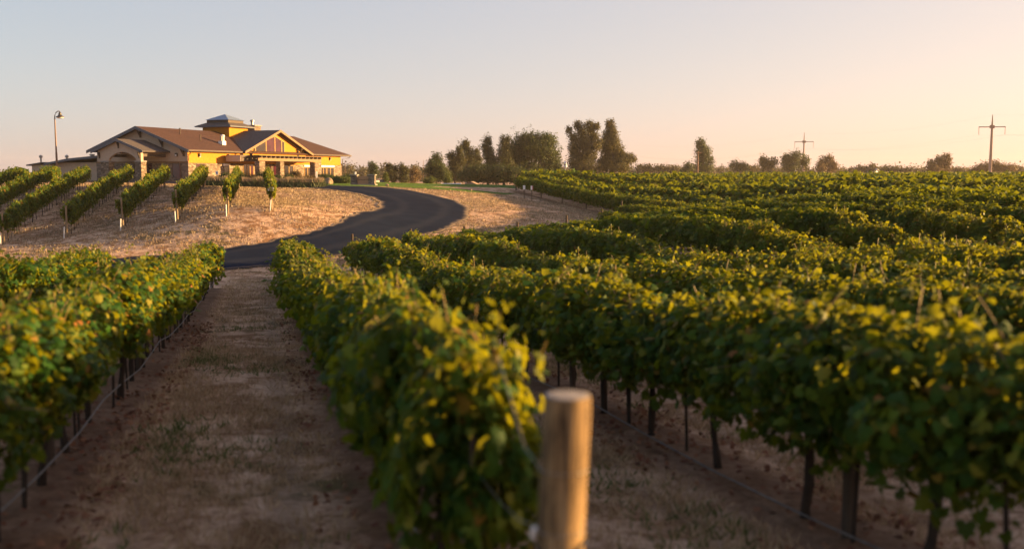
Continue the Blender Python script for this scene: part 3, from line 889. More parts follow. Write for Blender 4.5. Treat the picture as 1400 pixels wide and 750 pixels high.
blades(X, Y, np.full(len(X), .13), .34, M['straw'], 'dry_grass', 'dry golden grass on the bare slopes beside the winding road', 3, .12, .8)
X, Y = scatter(30000, -12, 8, 3, 24, lambda X, Y: view(X, Y) & (rowdist(X, Y) > .55) & (wob(X, Y, .45) + rng.normal(0, .25, len(X)) > .45))
blades(X, Y, np.full(len(X), .10), .2, M['weed'], 'green_weeds', 'low green weeds in patches on the aisle soil', 6, .06, .9)
X, Y = scatter(9000, -40, 6, 40, 88, lambda X, Y: view(X, Y) & freeground(X, Y) & ((wob(X, Y, .22) + rng.normal(0, .2, len(X)) > .72) | ((road_gap(X, Y) < .8) & (rng.random(len(X)) < .35))))
blades(X, Y, np.full(len(X), .10), .35, M['weed'], 'green_weeds', 'green weeds dotting the dry slope and the road edges', 5, .12, .8)
X, Y = scatter(60000, -22, 1, 83, 116, lambda X, Y: (Y > np.interp(X, lawn_near[:, 0], lawn_near[:, 1]) - .1) & (X > -19.5) & (X < .1))
blades(X, Y, np.full(len(X), .075), .5, M['turf'], 'lawn_grass', 'bright green mown grass of the lawn beside the road', 3, .15, .5)
# leaf litter
X, Y = scatter(75000, -11, 9, 2.6, 26, lambda X, Y: view(X, Y) & (rowdist(X, Y) < .75) & (wob(X + 4, Y, .5) + rng.normal(0, .4, len(X)) > .25))
P = np.stack([X, Y, ground_z(X, Y) + rng.uniform(.02, .09, len(X))], -1)
V, Fc = leaves(P, rng.normal(0, .45, P.shape) + np.array([0, 0, 1]), rng.normal(size=P.shape), .06 * rng.uniform(.6, 1.2, len(P)), 1)
tag(link('fallen_leaves', np_mesh('fallen_leaves', V, [Fc], M['litter'])), 'reddish brown fallen leaves on the soil under the vines', 'leaves', kind='stuff')
# ---BUILDING---
# ------------------------------------------------------------------ winery building: x along the sunlit front, y back from it, z up
BZ = -.78
B = empty('winery_building', (-33.4, 104.0, BZ), R(70), 'long winery building with brown gabled roofs, yellow walls and stone base', 'building')
def part(name, mat, fn, parent=B, bevel=0.0, label=None):
    bm = bmesh.new(); fn(bm)
    o = bm_obj(name, bm, mat, parent, bevel=bevel)
    if label: o['label'] = label
    return o
EA, RI, YR = 3.30, 5.78, 6.2
# walls
part('front_wall', M['stucco'], lambda bm: box(bm, .02, 31.6, .30, .55, 1.95, 3.42))
part('end_wall', M['stucco'], lambda bm: box(bm, 31.35, 31.6, .56, 12.1, 0, 3.42))
part('rear_wall', M['stucco_shade'], lambda bm: box(bm, .3, 31.3, 11.9, 12.1, 0, 3.42))
part('gable_wall', M['stucco_shade'], lambda bm: slab(bm, [(0, .32, 1.95), (0, .32, 3.42), (0, YR, 5.62), (0, 12.1, 3.42), (0, 12.1, 1.95)], (.25, 0, 0)), label='shaded beige gable end wall')
part('stone_base', M['stone'], lambda bm: (box(bm, .0, 31.68, .20, .5, -.6, 1.93)), label='tan ledge stone along the sunlit front')
part('stone_base', M['stone_dark_shade'], lambda bm: (box(bm, -.08, .2, .205, 12.15, -.6, 1.93)), label='shade-toned grey stone base of the shaded gable end')
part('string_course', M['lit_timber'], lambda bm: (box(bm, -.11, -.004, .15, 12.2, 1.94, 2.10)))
# roofs (slabs 0.16 thick)
TH = (0, 0, -.17)
part('main_roof', M['shingle'], lambda bm: slab(bm, [(-.75, -.35, EA), (33.2, -.35, EA), (29.6, YR, RI), (-.75, YR, RI)], TH))
part('rear_roof', M['shingle'], lambda bm: slab(bm, [(-.75, YR, RI), (29.6, YR, RI), (33.2, 12.75, EA), (-.75, 12.75, EA)], TH))
part('hip_roof', M['shingle'], lambda bm: slab(bm, [(33.2, -.35, EA), (33.2, 12.75, EA), (29.6, YR, RI)], TH))
def rake(bm, x, pts, w=.05, h=.30):
    for (ya, za), (yb, zb) in zip(pts, pts[1:]):
        slab(bm, [(x, ya, za + .02), (x, yb, zb + .02), (x, yb, zb - h), (x, ya, za - h)], (-w, 0, 0))
part('rake_fascia', M['fascia'], lambda bm: rake(bm, -.76, [(-.4, EA - .02), (YR, RI), (12.8, EA - .02)]))
part('gutter', M['trim'], lambda bm: (box(bm, -.7, 8.7, -.45, -.36, EA - .17, EA + .0), box(bm, 23.2, 33.2, -.45, -.36, EA - .17, EA + .0)))
# central cross gable
GX0, GX1, GC, GE, GR = 8.75, 23.05, 15.9, 3.30, 5.95
part('cross_gable_roof', M['shingle_dark_shade'], lambda bm: slab(bm, [(GX0, -.65, GE), (GC, -.65, GR), (GC, 6.4, GR), (GX0, 6.4, GE)], TH), label='shaded left slope of the central gable roof')  # this slope takes the shaded copy of the roof colour
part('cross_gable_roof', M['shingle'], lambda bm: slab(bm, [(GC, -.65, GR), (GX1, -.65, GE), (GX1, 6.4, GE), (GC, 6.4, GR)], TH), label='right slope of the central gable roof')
def frake(bm):
    for a, b_ in (((GX0 - .03, GE), (GC, GR + .01)), ((GC, GR + .01), (GX1 + .03, GE))):
        slab(bm, [(a[0], -.66, a[1] + .02), (b_[0], -.66, b_[1] + .02), (b_[0], -.66, b_[1] - .26), (a[0], -.66, a[1] - .26)], (0, -.05, 0))
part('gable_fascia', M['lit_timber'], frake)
part('window_gable_wall', M['stucco'], lambda bm: slab(bm, [(9.3, .0, 2.2), (9.3, .0, 3.35), (GC, .0, 5.72), (22.5, .0, 3.35), (22.5, .0, 2.2)], (0, .25, 0)), label='sunlit yellow gable wall with clerestory glazing')
# clerestory glazing: four panes in a frame
cl = part('clerestory_window', M['frame'], lambda bm: (box(bm, 11.55, 17.7, -.06, -.01, 3.18, 3.30),
     [box(bm, x - .07, x + .07, -.06, -.01, 3.30, z) for x, z in ((11.62, 4.1), (13.76, 4.80), (15.58, 5.20), (17.0, 4.85), (17.6, 4.6))],
     slab(bm, [(11.55, -.06, 4.05), (15.6, -.06, 5.18), (15.6, -.06, 5.32), (11.55, -.06, 4.19)], (0, .05, 0)), slab(bm, [(15.6, -.06, 5.18), (17.7, -.06, 4.5), (17.7, -.06, 4.64), (15.6, -.06, 5.32)], (0, .05, 0))))
for (xa, za, xb, zb), mt in (((11.69, 4.08, 13.69, 4.64), 'glass'), ((13.83, 4.68, 15.51, 5.15), 'glass_red'), ((15.65, 5.15, 16.93, 4.74), 'glass_red'), ((17.07, 4.70, 17.53, 4.55), 'glass')):
    part('pane', M[mt], lambda bm: slab(bm, [(xa, -.045, 3.30), (xb, -.045, 3.30), (xb, -.045, zb), (xa, -.045, za)], (0, .03, 0)), cl)
# timber brackets under the rakes
def bracket_x(x, y, z):     # on the window gable, bracing out towards -y
    def f(bm):
        box(bm, x - .07, x + .07, -.62, -.02, z - .02, z + .12); box(bm, x - .07, x + .07, -.14, -.015, z - .85, z - .03)
        slab(bm, [(x - .06, -.60, z - .03), (x - .06, -.48, z - .03), (x - .06, -.05, z - .72), (x - .06, -.05, z - .84)], (.12, 0, 0))
    part('bracket', M['trim'], f)
for x, z in ((10.7, 3.55), (20.6, 3.75)): bracket_x(x, 0, z)
def bracket_g(y, z):        # on the gable end, bracing out towards -x
    def f(bm):
        box(bm, -.70, -.02, y - .08, y + .08, z - .02, z + .12); box(bm, -.15, -.015, y - .08, y + .08, z - .80, z - .03)
        slab(bm, [(-.64, y - .07, z - .03), (-.50, y - .07, z - .03), (-.05, y - .07, z - .62), (-.05, y - .07, z - .76)], (0, .14, 0))
    part('bracket', M['trim'], f)
for y, z in ((.75, 3.42), (3.4, 4.40), (YR, 5.40), (9.2, 4.35), (11.6, 3.42)): bracket_g(y, z)
# gabled porch on the shaded end
PC, PH, PE_, PR_ = 5.75, 3.25, 3.14, 4.36
part('porch_roof', M['shingle_dark_shade'], lambda bm: (slab(bm, [(-4.2, PC - PH, PE_), (-4.2, PC, PR_), (.1, PC, PR_), (.1, PC - PH, PE_)], (0, 0, -.14)),), label='near slope of the porch roof')
part('porch_roof', M['shingle_dark_shade'], lambda bm: (slab(bm, [(-4.2, PC, PR_), (-4.2, PC + PH, PE_), (.1, PC + PH, PE_), (.1, PC, PR_)], (0, 0, -.14)),), label='far slope of the porch roof')
part('porch_fascia', M['fascia'], lambda bm: rake(bm, -4.21, [(PC - PH - .03, PE_), (PC, PR_), (PC + PH + .03, PE_)], .05, .26))
def porch_front(bm):
    ya, yb, zs, zc = 3.62, 7.05, 2.30, 3.02
    n = 14
    arch = [(ya + (yb - ya) * i / n, zs + (zc - zs) * math.sin(math.pi * i / n) ** .75) for i in range(n + 1)]
    top = lambda y: min(PR_ - .2 - abs(y - PC) * (PR_ - PE_) / PH, 9)
    for (a, za), (b_, zb) in zip(arch, arch[1:]):
        slab(bm, [(-3.87, a, za), (-3.87, b_, zb), (-3.87, b_, top(b_)), (-3.87, a, top(a))], (.35, 0, 0))
    for a, b_ in ((3.0, ya), (yb, 8.4)):
        slab(bm, [(-3.87, a, 2.12), (-3.87, b_, 2.12), (-3.87, b_, top(b_)), (-3.87, a, top(a))], (.35, 0, 0))
part('porch_front', M['stucco_shade'], porch_front)
for a, b_ in ((2.92, 3.72), (6.98, 8.0)):
    part('porch_pier', M['stone'], lambda bm: (box(bm, -3.97, -3.2, a, b_, -.6, 2.02)))
    part('pier_cap', M['concrete'], lambda bm: (box(bm, -4.02, -3.15, a - .05, b_ + .05, 2.02, 2.13)))
for ya in (3.05, 8.1): part('porch_beam', M['trim'], lambda bm: box(bm, -3.5, .0, ya, ya + .25, 2.55, 2.85))
for y, z in ((PC, 3.95), (3.15, 2.92), (8.2, 2.92)):
    def f(bm):
        box(bm, -4.18, -3.88, y - .06, y + .06, z - .02, z + .08); box(bm, -3.96, -3.875, y - .06, y + .06, z - .55, z - .03)
        slab(bm, [(-4.15, y - .05, z - .03), (-4.05, y - .05, z - .03), (-3.9, y - .05, z - .42), (-3.9, y - .05, z - .54)], (0, .1, 0))
    part('bracket', M['trim'], f)
# openings: frame + pane (+ lintel)
def opening(name, x0, x1, z0, z1, mt, frame='frame', mull=1, lintel=None, y=.20, sill=True):
    w = part(name, M[frame], lambda bm: (box(bm, x0 - .07, x0, y - .05, y - .003, z0, z1), box(bm, x1, x1 + .07, y - .05, y - .003, z0, z1), box(bm, x0 - .07, x1 + .07, y - .05, y - .003, z1, z1 + .08),
        [box(bm, x0 + (x1 - x0) * (i + 1) / (mull + 1) - .05, x0 + (x1 - x0) * (i + 1) / (mull + 1) + .05, y - .045, y - .004, z0, z1) for i in range(mull)]))
    for i in range(mull + 1):
        a = x0 + (x1 - x0) * i / (mull + 1) + (.05 if i else 0); b_ = x0 + (x1 - x0) * (i + 1) / (mull + 1) - (.05 if i < mull else 0)
        part('pane', M[mt], lambda bm: box(bm, a, b_, y - .03, y - .006, z0, z1), w)
    if lintel: part('lintel', M[lintel], lambda bm: box(bm, x0 - .16, x1 + .16, y - .09, y - .001, z1 + .082, z1 + .30), w)
    if sill: part('sill', M['concrete'], lambda bm: box(bm, x0 - .12, x1 + .12, y - .10, y - .001, z0 - .10, z0 - .001), w)
    return w
opening('window', 1.25, 2.55, .55, 1.82, 'glass_red', 'trim', 1)
opening('window', 5.95, 6.85, .45, 1.60, 'glass', 'trim', 0, 'frame_w')
opening('double_door', 9.55, 11.4, .02, 1.86, 'glass_red', 'frame', 2, None, .20, False)
opening('window', 13.95, 15.05, .25, 1.80, 'glass_red', 'trim', 0)
opening('door', 15.5, 16.75, .02, 1.80, 'glass_red', 'trim', 1, None, .20, False)
opening('double_door', 17.9, 19.75, .02, 1.80, 'glass', 'frame', 1, None, .20, False)
opening('window', 22.4, 23.75, .55, 1.60, 'glass', 'frame', 1, 'frame_w')
opening('window', 26.2, 27.5, .35, 1.60, 'glass', 'frame', 1, 'frame_w')
opening('window', 27.85, 29.5, .35, 1.60, 'glass', 'frame', 1, 'frame_w')
# shaded gable end: window and door facing -x
def gopen(name, ya, yb, z0, z1, mt, x=-.08):
    w = part(name, M['trim'], lambda bm: (box(bm, x - .05, x - .003, ya - .07, ya, z0, z1), box(bm, x - .05, x - .003, yb, yb + .07, z0, z1), box(bm, x - .05, x - .003, ya - .07, yb + .07, z1, z1 + .08)))
    part('pane', M[mt], lambda bm: box(bm, x - .03, x - .006, ya, yb, z0, z1), w)
gopen('window', 1.15, 2.15, .35, 1.85, 'glass_red'); gopen('door', 4.8, 5.35, .02, 1.85, 'glass_red'); gopen('window', 7.2, 8.2, .8, 1.85, 'glass')
# wall lamps
for x in (1.85, 6.9, 28.7):
    s_ = part('wall_lamp', M['metal'], lambda bm: (box(bm, x - .11, x + .11, .10, .298, 2.62, 2.92), box(bm, x - .15, x + .15, .07, .298, 2.925, 2.965)))
    part('lamp_glass', M['lamp_glass'], lambda bm: box(bm, x - .08, x + .08, .14, .28, 2.57, 2.615), s_)
s_ = part('wall_lamp', M['metal'], lambda bm: (box(bm, -.20, -.004, 1.52, 1.78, 2.62, 2.95)))
part('lamp_glass', M['lamp_glass'], lambda bm: box(bm, -.21, -.202, 1.56, 1.74, 2.66, 2.80), s_)
# flat canopy and timber pergola before the entrance
part('canopy', M['trim'], lambda bm: (box(bm, 6.2, 21.0, -1.8, -.04, 2.20, 2.62), box(bm, 6.1, 21.1, -1.9, -.03, 2.623, 2.86)), label='flat brown entrance canopy')
part('canopy_end', M['stucco_shade'], lambda bm: (box(bm, 6.06, 6.098, -1.88, .0, 2.15, 2.84)))
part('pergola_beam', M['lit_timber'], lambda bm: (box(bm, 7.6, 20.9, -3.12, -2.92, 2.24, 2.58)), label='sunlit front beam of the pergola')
part('pergola_beam', M['trim'], lambda bm: (box(bm, 7.8, 20.6, -2.16, -1.96, 2.22, 2.56)))
for i in range(15):
    x = 7.9 + i * .895
    part('rafter', M['trim'], lambda bm: (box(bm, x - .07, x + .07, -3.4, -1.95, 2.583, 2.80)))
part('pergola_deck', M['trim'], lambda bm: (box(bm, 7.5, 21.0, -3.35, -1.96, 2.803, 2.86)))
for x0, x1, ya, yb in ((7.45, 8.55, -3.35, -2.75), (11.6, 12.4, -3.3, -2.75), (18.9, 20.4, -3.4, -2.7)):
    part('stone_pillar', M['stone'], lambda bm: (box(bm, x0, x1, ya, yb, -.6, 2.19)))
# lantern cupola on the ridge
CX, CY = 14.7, 6.2
def frustum(bm, w0, z0, w1, z1, x=CX, y=CY):
    a = [bm.verts.new((x + sx * w0, y + sy * w0, z0)) for sx, sy in ((-1, -1), (1, -1), (1, 1), (-1, 1))]
    b_ = [bm.verts.new((x + sx * w1, y + sy * w1, z1)) for sx, sy in ((-1, -1), (1, -1), (1, 1), (-1, 1))]
    bm.faces.new(a[::-1]); bm.faces.new(b_)
    for i in range(4): bm.faces.new([a[i], a[(i + 1) % 4], b_[(i + 1) % 4], b_[i]])
cup = part('cupola', M['stucco'], lambda bm: box(bm, CX - 1.85, CX + 1.85, CY - 1.85, CY + 1.85, 4.6, 6.26))
part('cupola_eave', M['fascia'], lambda bm: box(bm, CX - 2.5, CX + 2.5, CY - 2.5, CY + 2.5, 6.263, 6.40), cup)
part('cupola_roof', M['shingle_dark_shade'], lambda bm: frustum(bm, 2.46, 6.403, 1.55, 6.80), cup)
part('cupola_band', M['trim'], lambda bm: (box(bm, CX - 1.5, CX + 1.5, CY - 1.5, CY + 1.5, 6.803, 7.12)), cup)
part('glass_cap', M['sky_metal'], lambda bm: (frustum(bm, 1.66, 7.123, .04, 7.86)), cup)
# chimney
chm = part('chimney', M['stone'], lambda bm: box(bm, 18.2, 19.5, 4.5, 5.8, 4.4, 6.62))
part('chimney_cap', M['concrete'], lambda bm: box(bm, 18.1, 19.6, 4.4, 5.9, 6.623, 6.74), chm)
part('flue', M['wire'], lambda bm: (lathe(bm, [(.17, 0), (.17, .42), (.26, .43), (.26, .60), (.05, .68)], 12, (18.75, 5.2, 6.743))), chm)
# white roof vent, plumbing vents
vt = part('roof_vent', M['white_paint'], lambda bm: (box(bm, 7.6, 8.25, 1.5, 2.05, 3.6, 4.45)))
part('vent_cowl', M['white_paint'], lambda bm: (lathe(bm, [(.17, 0), (.17, .48), (.23, .49), (.23, .64), (.06, .72)], 14, (8.06, 1.78, 4.453))), vt)
part('vent_cowl', M['wire'], lambda bm: (lathe(bm, [(.10, 0), (.10, .52), (.03, .58)], 10, (7.74, 1.75, 4.453))), vt)
for x, y in ((5.2, 2.6), (4.1, 4.4)):
    part('vent_pipe', M['trim'], lambda bm: lathe(bm, [(.06, 0), (.06, .55), (.09, .56), (.09, .66)], 8, (x, y, 3.42 + .38 * y)))
# downspout at the far corner
part('downspout', M['trim'], lambda bm: tube(bm, [(33.0, -.38, 3.12), (32.9, -.2, 2.95), (31.75, .12, 2.75), (31.75, .12, 0)], .05, 6))
part('downspout', M['trim'], lambda bm: tube(bm, [(-.3, -.38, 3.12), (-.2, -.2, 2.9), (-.06, .16, 2.75), (-.06, .16, 2.12)], .05, 6))
# low service wing behind, to the left
part('low_wing', M['stucco_shade'], lambda bm: (box(bm, .8, 9, 12.2, 18.6, -.5, 2.05)))
part('low_wing_roof', M['shingle_dark_shade'], lambda bm: (slab(bm, [(.0, 12.12, 2.75), (.0, 16.2, 2.45), (.0, 19.4, 1.95), (9.6, 19.4, 1.95), (9.6, 16.2, 2.45), (9.6, 12.12, 2.75)], (0, 0, -.16)),))
part('wing_fascia', M['fascia'], lambda bm: (slab(bm, [(-.01, 12.12, 2.77), (-.01, 16.2, 2.47), (-.01, 19.45, 1.97), (-.01, 19.45, 1.75), (-.01, 16.2, 2.22), (-.01, 12.12, 2.50)], (-.05, 0, 0))))
part('wing_vent', M['wire'], lambda bm: (lathe(bm, [(.22, 0), (.22, .35), (.30, .36), (.30, .48)], 10, (2.0, 14.6, 2.5))))
part('floor_slab', M['concrete'], lambda bm: box(bm, -4.4, 31.9, -5.3, 12.3, -.55, -.02))

# ------------------------------------------------------------------ street lamp
LX, LY = at(81.5, 0, 101)[0], 101.0
lz = gz(LX, LY)
lamp = empty('street_lamp', (LX, LY, lz), 0, 'tall street lamp with curved arm and bell shade left of the building', 'street lamp')
top = at(81.5, 162, LY)[2] - lz
bm = bmesh.new()
lathe(bm, [(.16, 0), (.16, .1), (.11, .14), (.10, top * .45), (.085, top * .46), (.06, top)], 10); bm_obj('pole', bm, M['lamp_pole'], lamp)
bm = bmesh.new()
tube(bm, [(0, 0, top - .03), (.02, 0, top + .22), (.12, 0, top + .46), (.28, 0, top + .60), (.44, 0, top + .64), (.52, 0, top + .58)], [.05, .05, .045, .045, .045, .05], 8); bm_obj('arm', bm, M['lamp_pole'], lamp)
bm = bmesh.new()
lathe(bm, [(.40, 0.0), (.38, .07), (.22, .16), (.16, .26), (.14, .42), (.07, .50), (.05, .58)], 16, (.54, 0, top + .02)); sh = bm_obj('lamp_shade', bm, M['metal'], lamp)
bm = bmesh.new()
lathe(bm, [(.36, 0), (.33, -.06), (.20, -.11)], 16, (.54, 0, top + .015)); bm_obj('diffuser', bm, M['lamp_glass'], sh)

# ------------------------------------------------------------------ foliage lumps for shrubs and trees
def crown_mesh(name, lobes, size, mat, seed, dens=1.0, up=.35):
    """lobes: (x,y,z, rx,ry,rz); leaves grow in sprigs around each lobe, leaving gaps"""
    r = np.random.default_rng(seed)
    parts = []
    for x, y, z, rx, ry, rz in lobes:
        area = rx * rz * math.pi
        n_s = max(14, int(area / (size * size * 7) * dens * 8.0))
        dv = unit(r.normal(size=(n_s, 3)))
        rad = r.uniform(.2, 1.0, n_s) ** .55
        sp = np.array([x, y, z]) + dv * rad[:, None] * np.array([rx, ry, rz]) * (r.uniform(.80, 1.12, (n_s, 1)) + (r.random((n_s, 1)) < .16) * r.uniform(.05, .38, (n_s, 1)))
        spk = r.random(n_s) < (.14 if mat in (M['poplar_leaf'], M['warm_poplar']) else .03)
        sp[spk] += np.stack([r.normal(0, .12, spk.sum()), r.normal(0, .12, spk.sum()), r.uniform(.1, .55, spk.sum())], -1) * rz
        q = 16
        P = np.repeat(sp, q, 0) + r.normal(0, size * .95, (n_s * q, 3)) * np.array([1, 1, 1.15])
        N = np.repeat(dv, q, 0) + r.normal(0, .6, (n_s * q, 3)) + np.array([0, 0, up])
        T = r.normal(0, 1, (n_s * q, 3)) + np.array([0, 0, -.2])
        parts.append(leaves(P, N, T, size * r.uniform(.6, 1.25, n_s * q), 2, .85))
    V, Fs = joinvf(parts)
    return np_mesh(name, V, [np.concatenate(Fs)], mat)

def tree(name, D, gx, gy, lobes_px, mat, label, cat='tree', group=None, seed=1, dens=1.0, leafpx=1.9, trunk=True, depth=None):
    """a tree D metres away; lobes in picture units are turned into metres around its base"""
    s = D / F
    if 175 < D < 230: lobes_px = [(a, b, c * 1.25, d_ * 1.05) for a, b, c, d_ in lobes_px]
    X0 = (gx - 700) * s; z0 = gz(X0, D) - .1
    r = random.Random(seed)
    t = empty(name, (X0, D, z0), 0, label, cat, group)
    L = []
    for (cx, cy, rx, ry) in lobes_px:
        zz = -(cy - 238) * s - z0
        L.append(((cx - gx) * s, r.uniform(-.6, .6) * rx * s, zz, rx * s, rx * s * (depth or .95), ry * s))
    me = crown_mesh('crown', L, leafpx * s, mat, seed, dens)
    link('crown', me, t)
    if trunk:
        bm = bmesh.new()
        zt = max(l[2] for l in L); low = min(l[2] - l[5] for l in L)
        xm = sum(l[0] for l in L) / len(L)
        rad = .028 * zt + .08
        mid = max(low + .2, zt * .35)
        tube(bm, [(xm * .0, 0, -.2), (xm * .25, 0, mid * .6), (xm * .5, 0, mid), (xm * .8, 0, zt * .85)], [rad, rad * .8, rad * .65, rad * .25], 7)
        for l in L:
            tube(bm, [(xm * .4, 0, mid * .8), (l[0] * .6 + xm * .2, l[1] * .6, (mid + l[2]) * .55), (l[0], l[1], l[2] + l[5] * .35)], [rad * .4, rad * .28, rad * .1], 5)
        bm_obj('trunk', bm, M['tree_bark'], t)
    return t
TL, PL, AL, SL, WL = M['tree_leaf'], M['poplar_leaf'], M['autumn_leaf'], M['shrub_leaf'], M['wood_leaf']
# the group behind the lawn
tree('broadleaf_tree', 205, 730, 252, [(735, 201, 22, 19), (714, 206, 18, 22), (752, 217, 12, 17), (725, 234, 28, 14), (704, 216, 14, 20), (746, 193, 11, 9), (722, 194, 13, 9), (758, 229, 9, 10)], TL, 'largest dark round-crowned tree, behind the near end of the far vine row', seed=21)
tree('poplar_tree', 200, 689, 252, [(691, 193, 6, 8), (690, 206, 8, 12), (690, 222, 10, 14), (688, 238, 12, 11)], PL, 'dark upright tree touching the left of the largest round tree', seed=22, leafpx=1.7)
tree('poplar_tree', 200, 667, 252, [(667, 192, 4, 6), (665, 201, 6, 8), (669, 212, 7, 9), (672, 226, 9, 11), (670, 240, 11, 9)], PL, 'ragged narrow poplar with sky gaps both sides', seed=23, leafpx=1.6)
tree('poplar_tree', 196, 643, 252, [(637, 199, 5, 8), (640, 210, 7, 9), (644, 222, 9, 11), (648, 236, 12, 11), (652, 209, 3.5, 7), (655, 221, 4, 8)], PL, 'tallest of the windblown poplars left of the narrow ragged one', seed=24, leafpx=1.6)
tree('poplar_tree', 192, 622, 252, [(618, 214, 6, 6), (622, 224, 8, 9), (624, 238, 11, 10), (629, 207, 4, 8), (631, 218, 5, 9)], PL, 'windblown poplar second from the left end of the dark tree group', seed=25, leafpx=1.6)
tree('broadleaf_tree', 188, 598, 252, [(597, 217, 6, 7), (598, 228, 11, 10), (604, 239, 12, 9), (590, 234, 8, 9), (589, 224, 4, 5)], TL, 'dark tree at the left end of the dark tree group', seed=26, leafpx=1.6)
tree('dense_bush', 180, 660, 252, [(640, 240, 13, 10), (655, 237, 14, 11), (670, 238, 14, 11)], TL, 'dark dense bush under the windblown poplars', 'bush', seed=27, trunk=False)
tree('dense_bush', 182, 690, 252, [(684, 237, 14, 12), (702, 239, 13, 11), (716, 241, 12, 9)], TL, 'dark dense bush under the largest round tree', 'bush', seed=28, trunk=False)
# two tall clumps further right
tree('tall_poplar', 225, 795, 246, [(777, 179, 3.5, 5), (783, 188, 5, 8), (785, 202, 7, 10), (787, 219, 10, 14), (788, 172, 4.5, 6), (795, 180, 6, 9), (798, 195, 8, 12), (803, 213, 11, 14), (804, 172, 4.5, 6), (808, 184, 6, 10), (814, 174, 4, 6), (813, 196, 7, 12), (800, 230, 18, 8)], M['warm_poplar'], 'brown-green poplar clump of three tips, left of a tall pair', seed=31, leafpx=1.6)
tree('tall_poplar', 228, 840, 246, [(832, 171, 6, 6), (833, 183, 8, 10), (835, 197, 10, 12), (841, 211, 12, 13), (850, 220, 12, 10), (861, 217, 7, 6), (842, 229, 17, 8), (827, 214, 6, 16), (826, 196, 4, 13), (824, 226, 8, 10)], M['warm_poplar'], 'brown-green poplar leaning with low right bough, right of a tall pair', seed=32, leafpx=1.6)
# lone trees along the right horizon
tree('broadleaf_tree', 330, 960, 240, [(956, 198, 7, 7), (959, 208, 11, 9), (962, 220, 13, 11), (961, 231, 13, 7)], TL, 'lone dark oval tree beside the wooden utility pole', seed=33)
tree('round_bush', 325, 938, 240, [(939, 229, 7, 7), (934, 233, 6, 4)], TL, 'small bush left of the lone dark oval tree', 'bush', seed=34, trunk=False)
tree('round_bush', 345, 1006, 240, [(1004, 227, 9, 6), (1014, 229, 9, 6)], TL, 'low round bush between the oval tree and the bush clump', 'bush', seed=35, trunk=False)
tree('broadleaf_tree', 350, 1047, 240, [(1042, 221, 6, 7), (1048, 226, 9, 9), (1056, 222, 6, 6)], PL, 'small tree at left of the clump before the smaller pylon', seed=36)
tree('broadleaf_tree', 350, 1078, 240, [(1074, 217, 8, 8), (1084, 216, 9, 8), (1080, 226, 15, 9), (1097, 221, 8, 8)], TL, 'rounded dark tree directly left of the smaller pylon', seed=37)
tree('broadleaf_tree', 355, 1130, 240, [(1124, 222, 7, 8), (1132, 218, 5, 6), (1136, 227, 9, 7), (1118, 229, 8, 6)], AL, 'reddish brown tree right of the smaller pylon', seed=38)
tree('broadleaf_tree', 345, 1281, 240, [(1270, 226, 8, 8), (1281, 222, 8, 10), (1290, 217, 5, 7), (1276, 231, 12, 6), (1292, 227, 5, 8)], AL, 'reddish spiky lone tree between the two pylons', seed=39)
tree('broadleaf_tree', 340, 1352, 240, [(1340, 230, 12, 6), (1358, 227, 12, 7), (1370, 231, 12, 6), (1330, 233, 9, 4)], AL, 'wide low brown tree at the foot of the larger pylon', seed=40)
for i, (cx, cy, rx, ry, lab) in enumerate(((880, 230, 13, 5, 'low grey bush just right of the tall poplars'), (903, 231, 12, 4.5, 'low grey bush midway between tall poplars and oval tree'), (920, 232, 9, 4, 'low grey bush left of the small round bush'),
        (1176, 232, 12, 4, 'low dark bush right of the reddish brown tree'), (1189, 230, 4, 5, 'small upright bush beside white barn'), (1215, 232, 13, 4, 'low bush right of the white barn'), (1240, 233, 12, 4, 'low bush left of the spiky reddish tree'), (1025, 231, 12, 4.5, 'low bush left of the small tree in the clump'), (1308, 234, 9, 3, 'low bush right of the spiky reddish tree'))):
    tree('low_bush', 380, cx, 240, [(cx - rx * .4, cy, rx * .6, ry), (cx + rx * .4, cy + .5, rx * .6, ry)], WL, lab, 'bush', 'low bushes on the horizon', seed=60 + i, trunk=False)
# small trees beyond the lawn, left
tree('broadleaf_tree', 260, 511, 250, [(510, 227, 6.5, 6), (513, 232, 7, 7), (510, 240, 7, 7)], TL, 'small round-topped tree rising above the woods behind entrance sign', seed=41, leafpx=1.5)
tree('broadleaf_tree', 170, 537, 252, [(532, 228, 4, 6), (536, 235, 7, 8), (538, 245, 8, 7), (542, 230, 3, 5)], PL, 'left of two dark trees standing right of the entrance sign', seed=42, leafpx=1.4)
tree('broadleaf_tree', 170, 552, 252, [(550, 229, 4, 6), (552, 237, 6.5, 8), (553, 246, 7, 7), (557, 233, 3, 5)], PL, 'right of two dark trees standing right of the entrance sign', seed=43, leafpx=1.4)
tree('conical_shrub', 150, 528, 252, [(528, 240, 3, 4), (528, 246, 5, 5)], SL, 'small yellow-green conical shrub at the edge of the lawn', 'shrub', seed=44, leafpx=1.2, trunk=False)
tree('broadleaf_tree', 240, 568, 250, [(566, 235, 6, 6), (571, 240, 6, 6), (564, 245, 7, 6)], AL, 'tan brown tree left of the green shrub beyond the lawn', seed=45, leafpx=1.5)
tree('round_bush', 150, 587, 253, [(583, 248, 6, 4.5), (591, 247, 6, 5)], SL, 'rounded green shrub at the far edge of the lawn', 'shrub', seed=46, leafpx=1.3, trunk=False)
tree('conical_shrub', 152, 613, 253, [(613, 242, 3, 4), (613, 247, 6, 5)], SL, 'pyramid shaped shrub behind the low glazed frame', 'shrub', seed=47, leafpx=1.3, trunk=False)
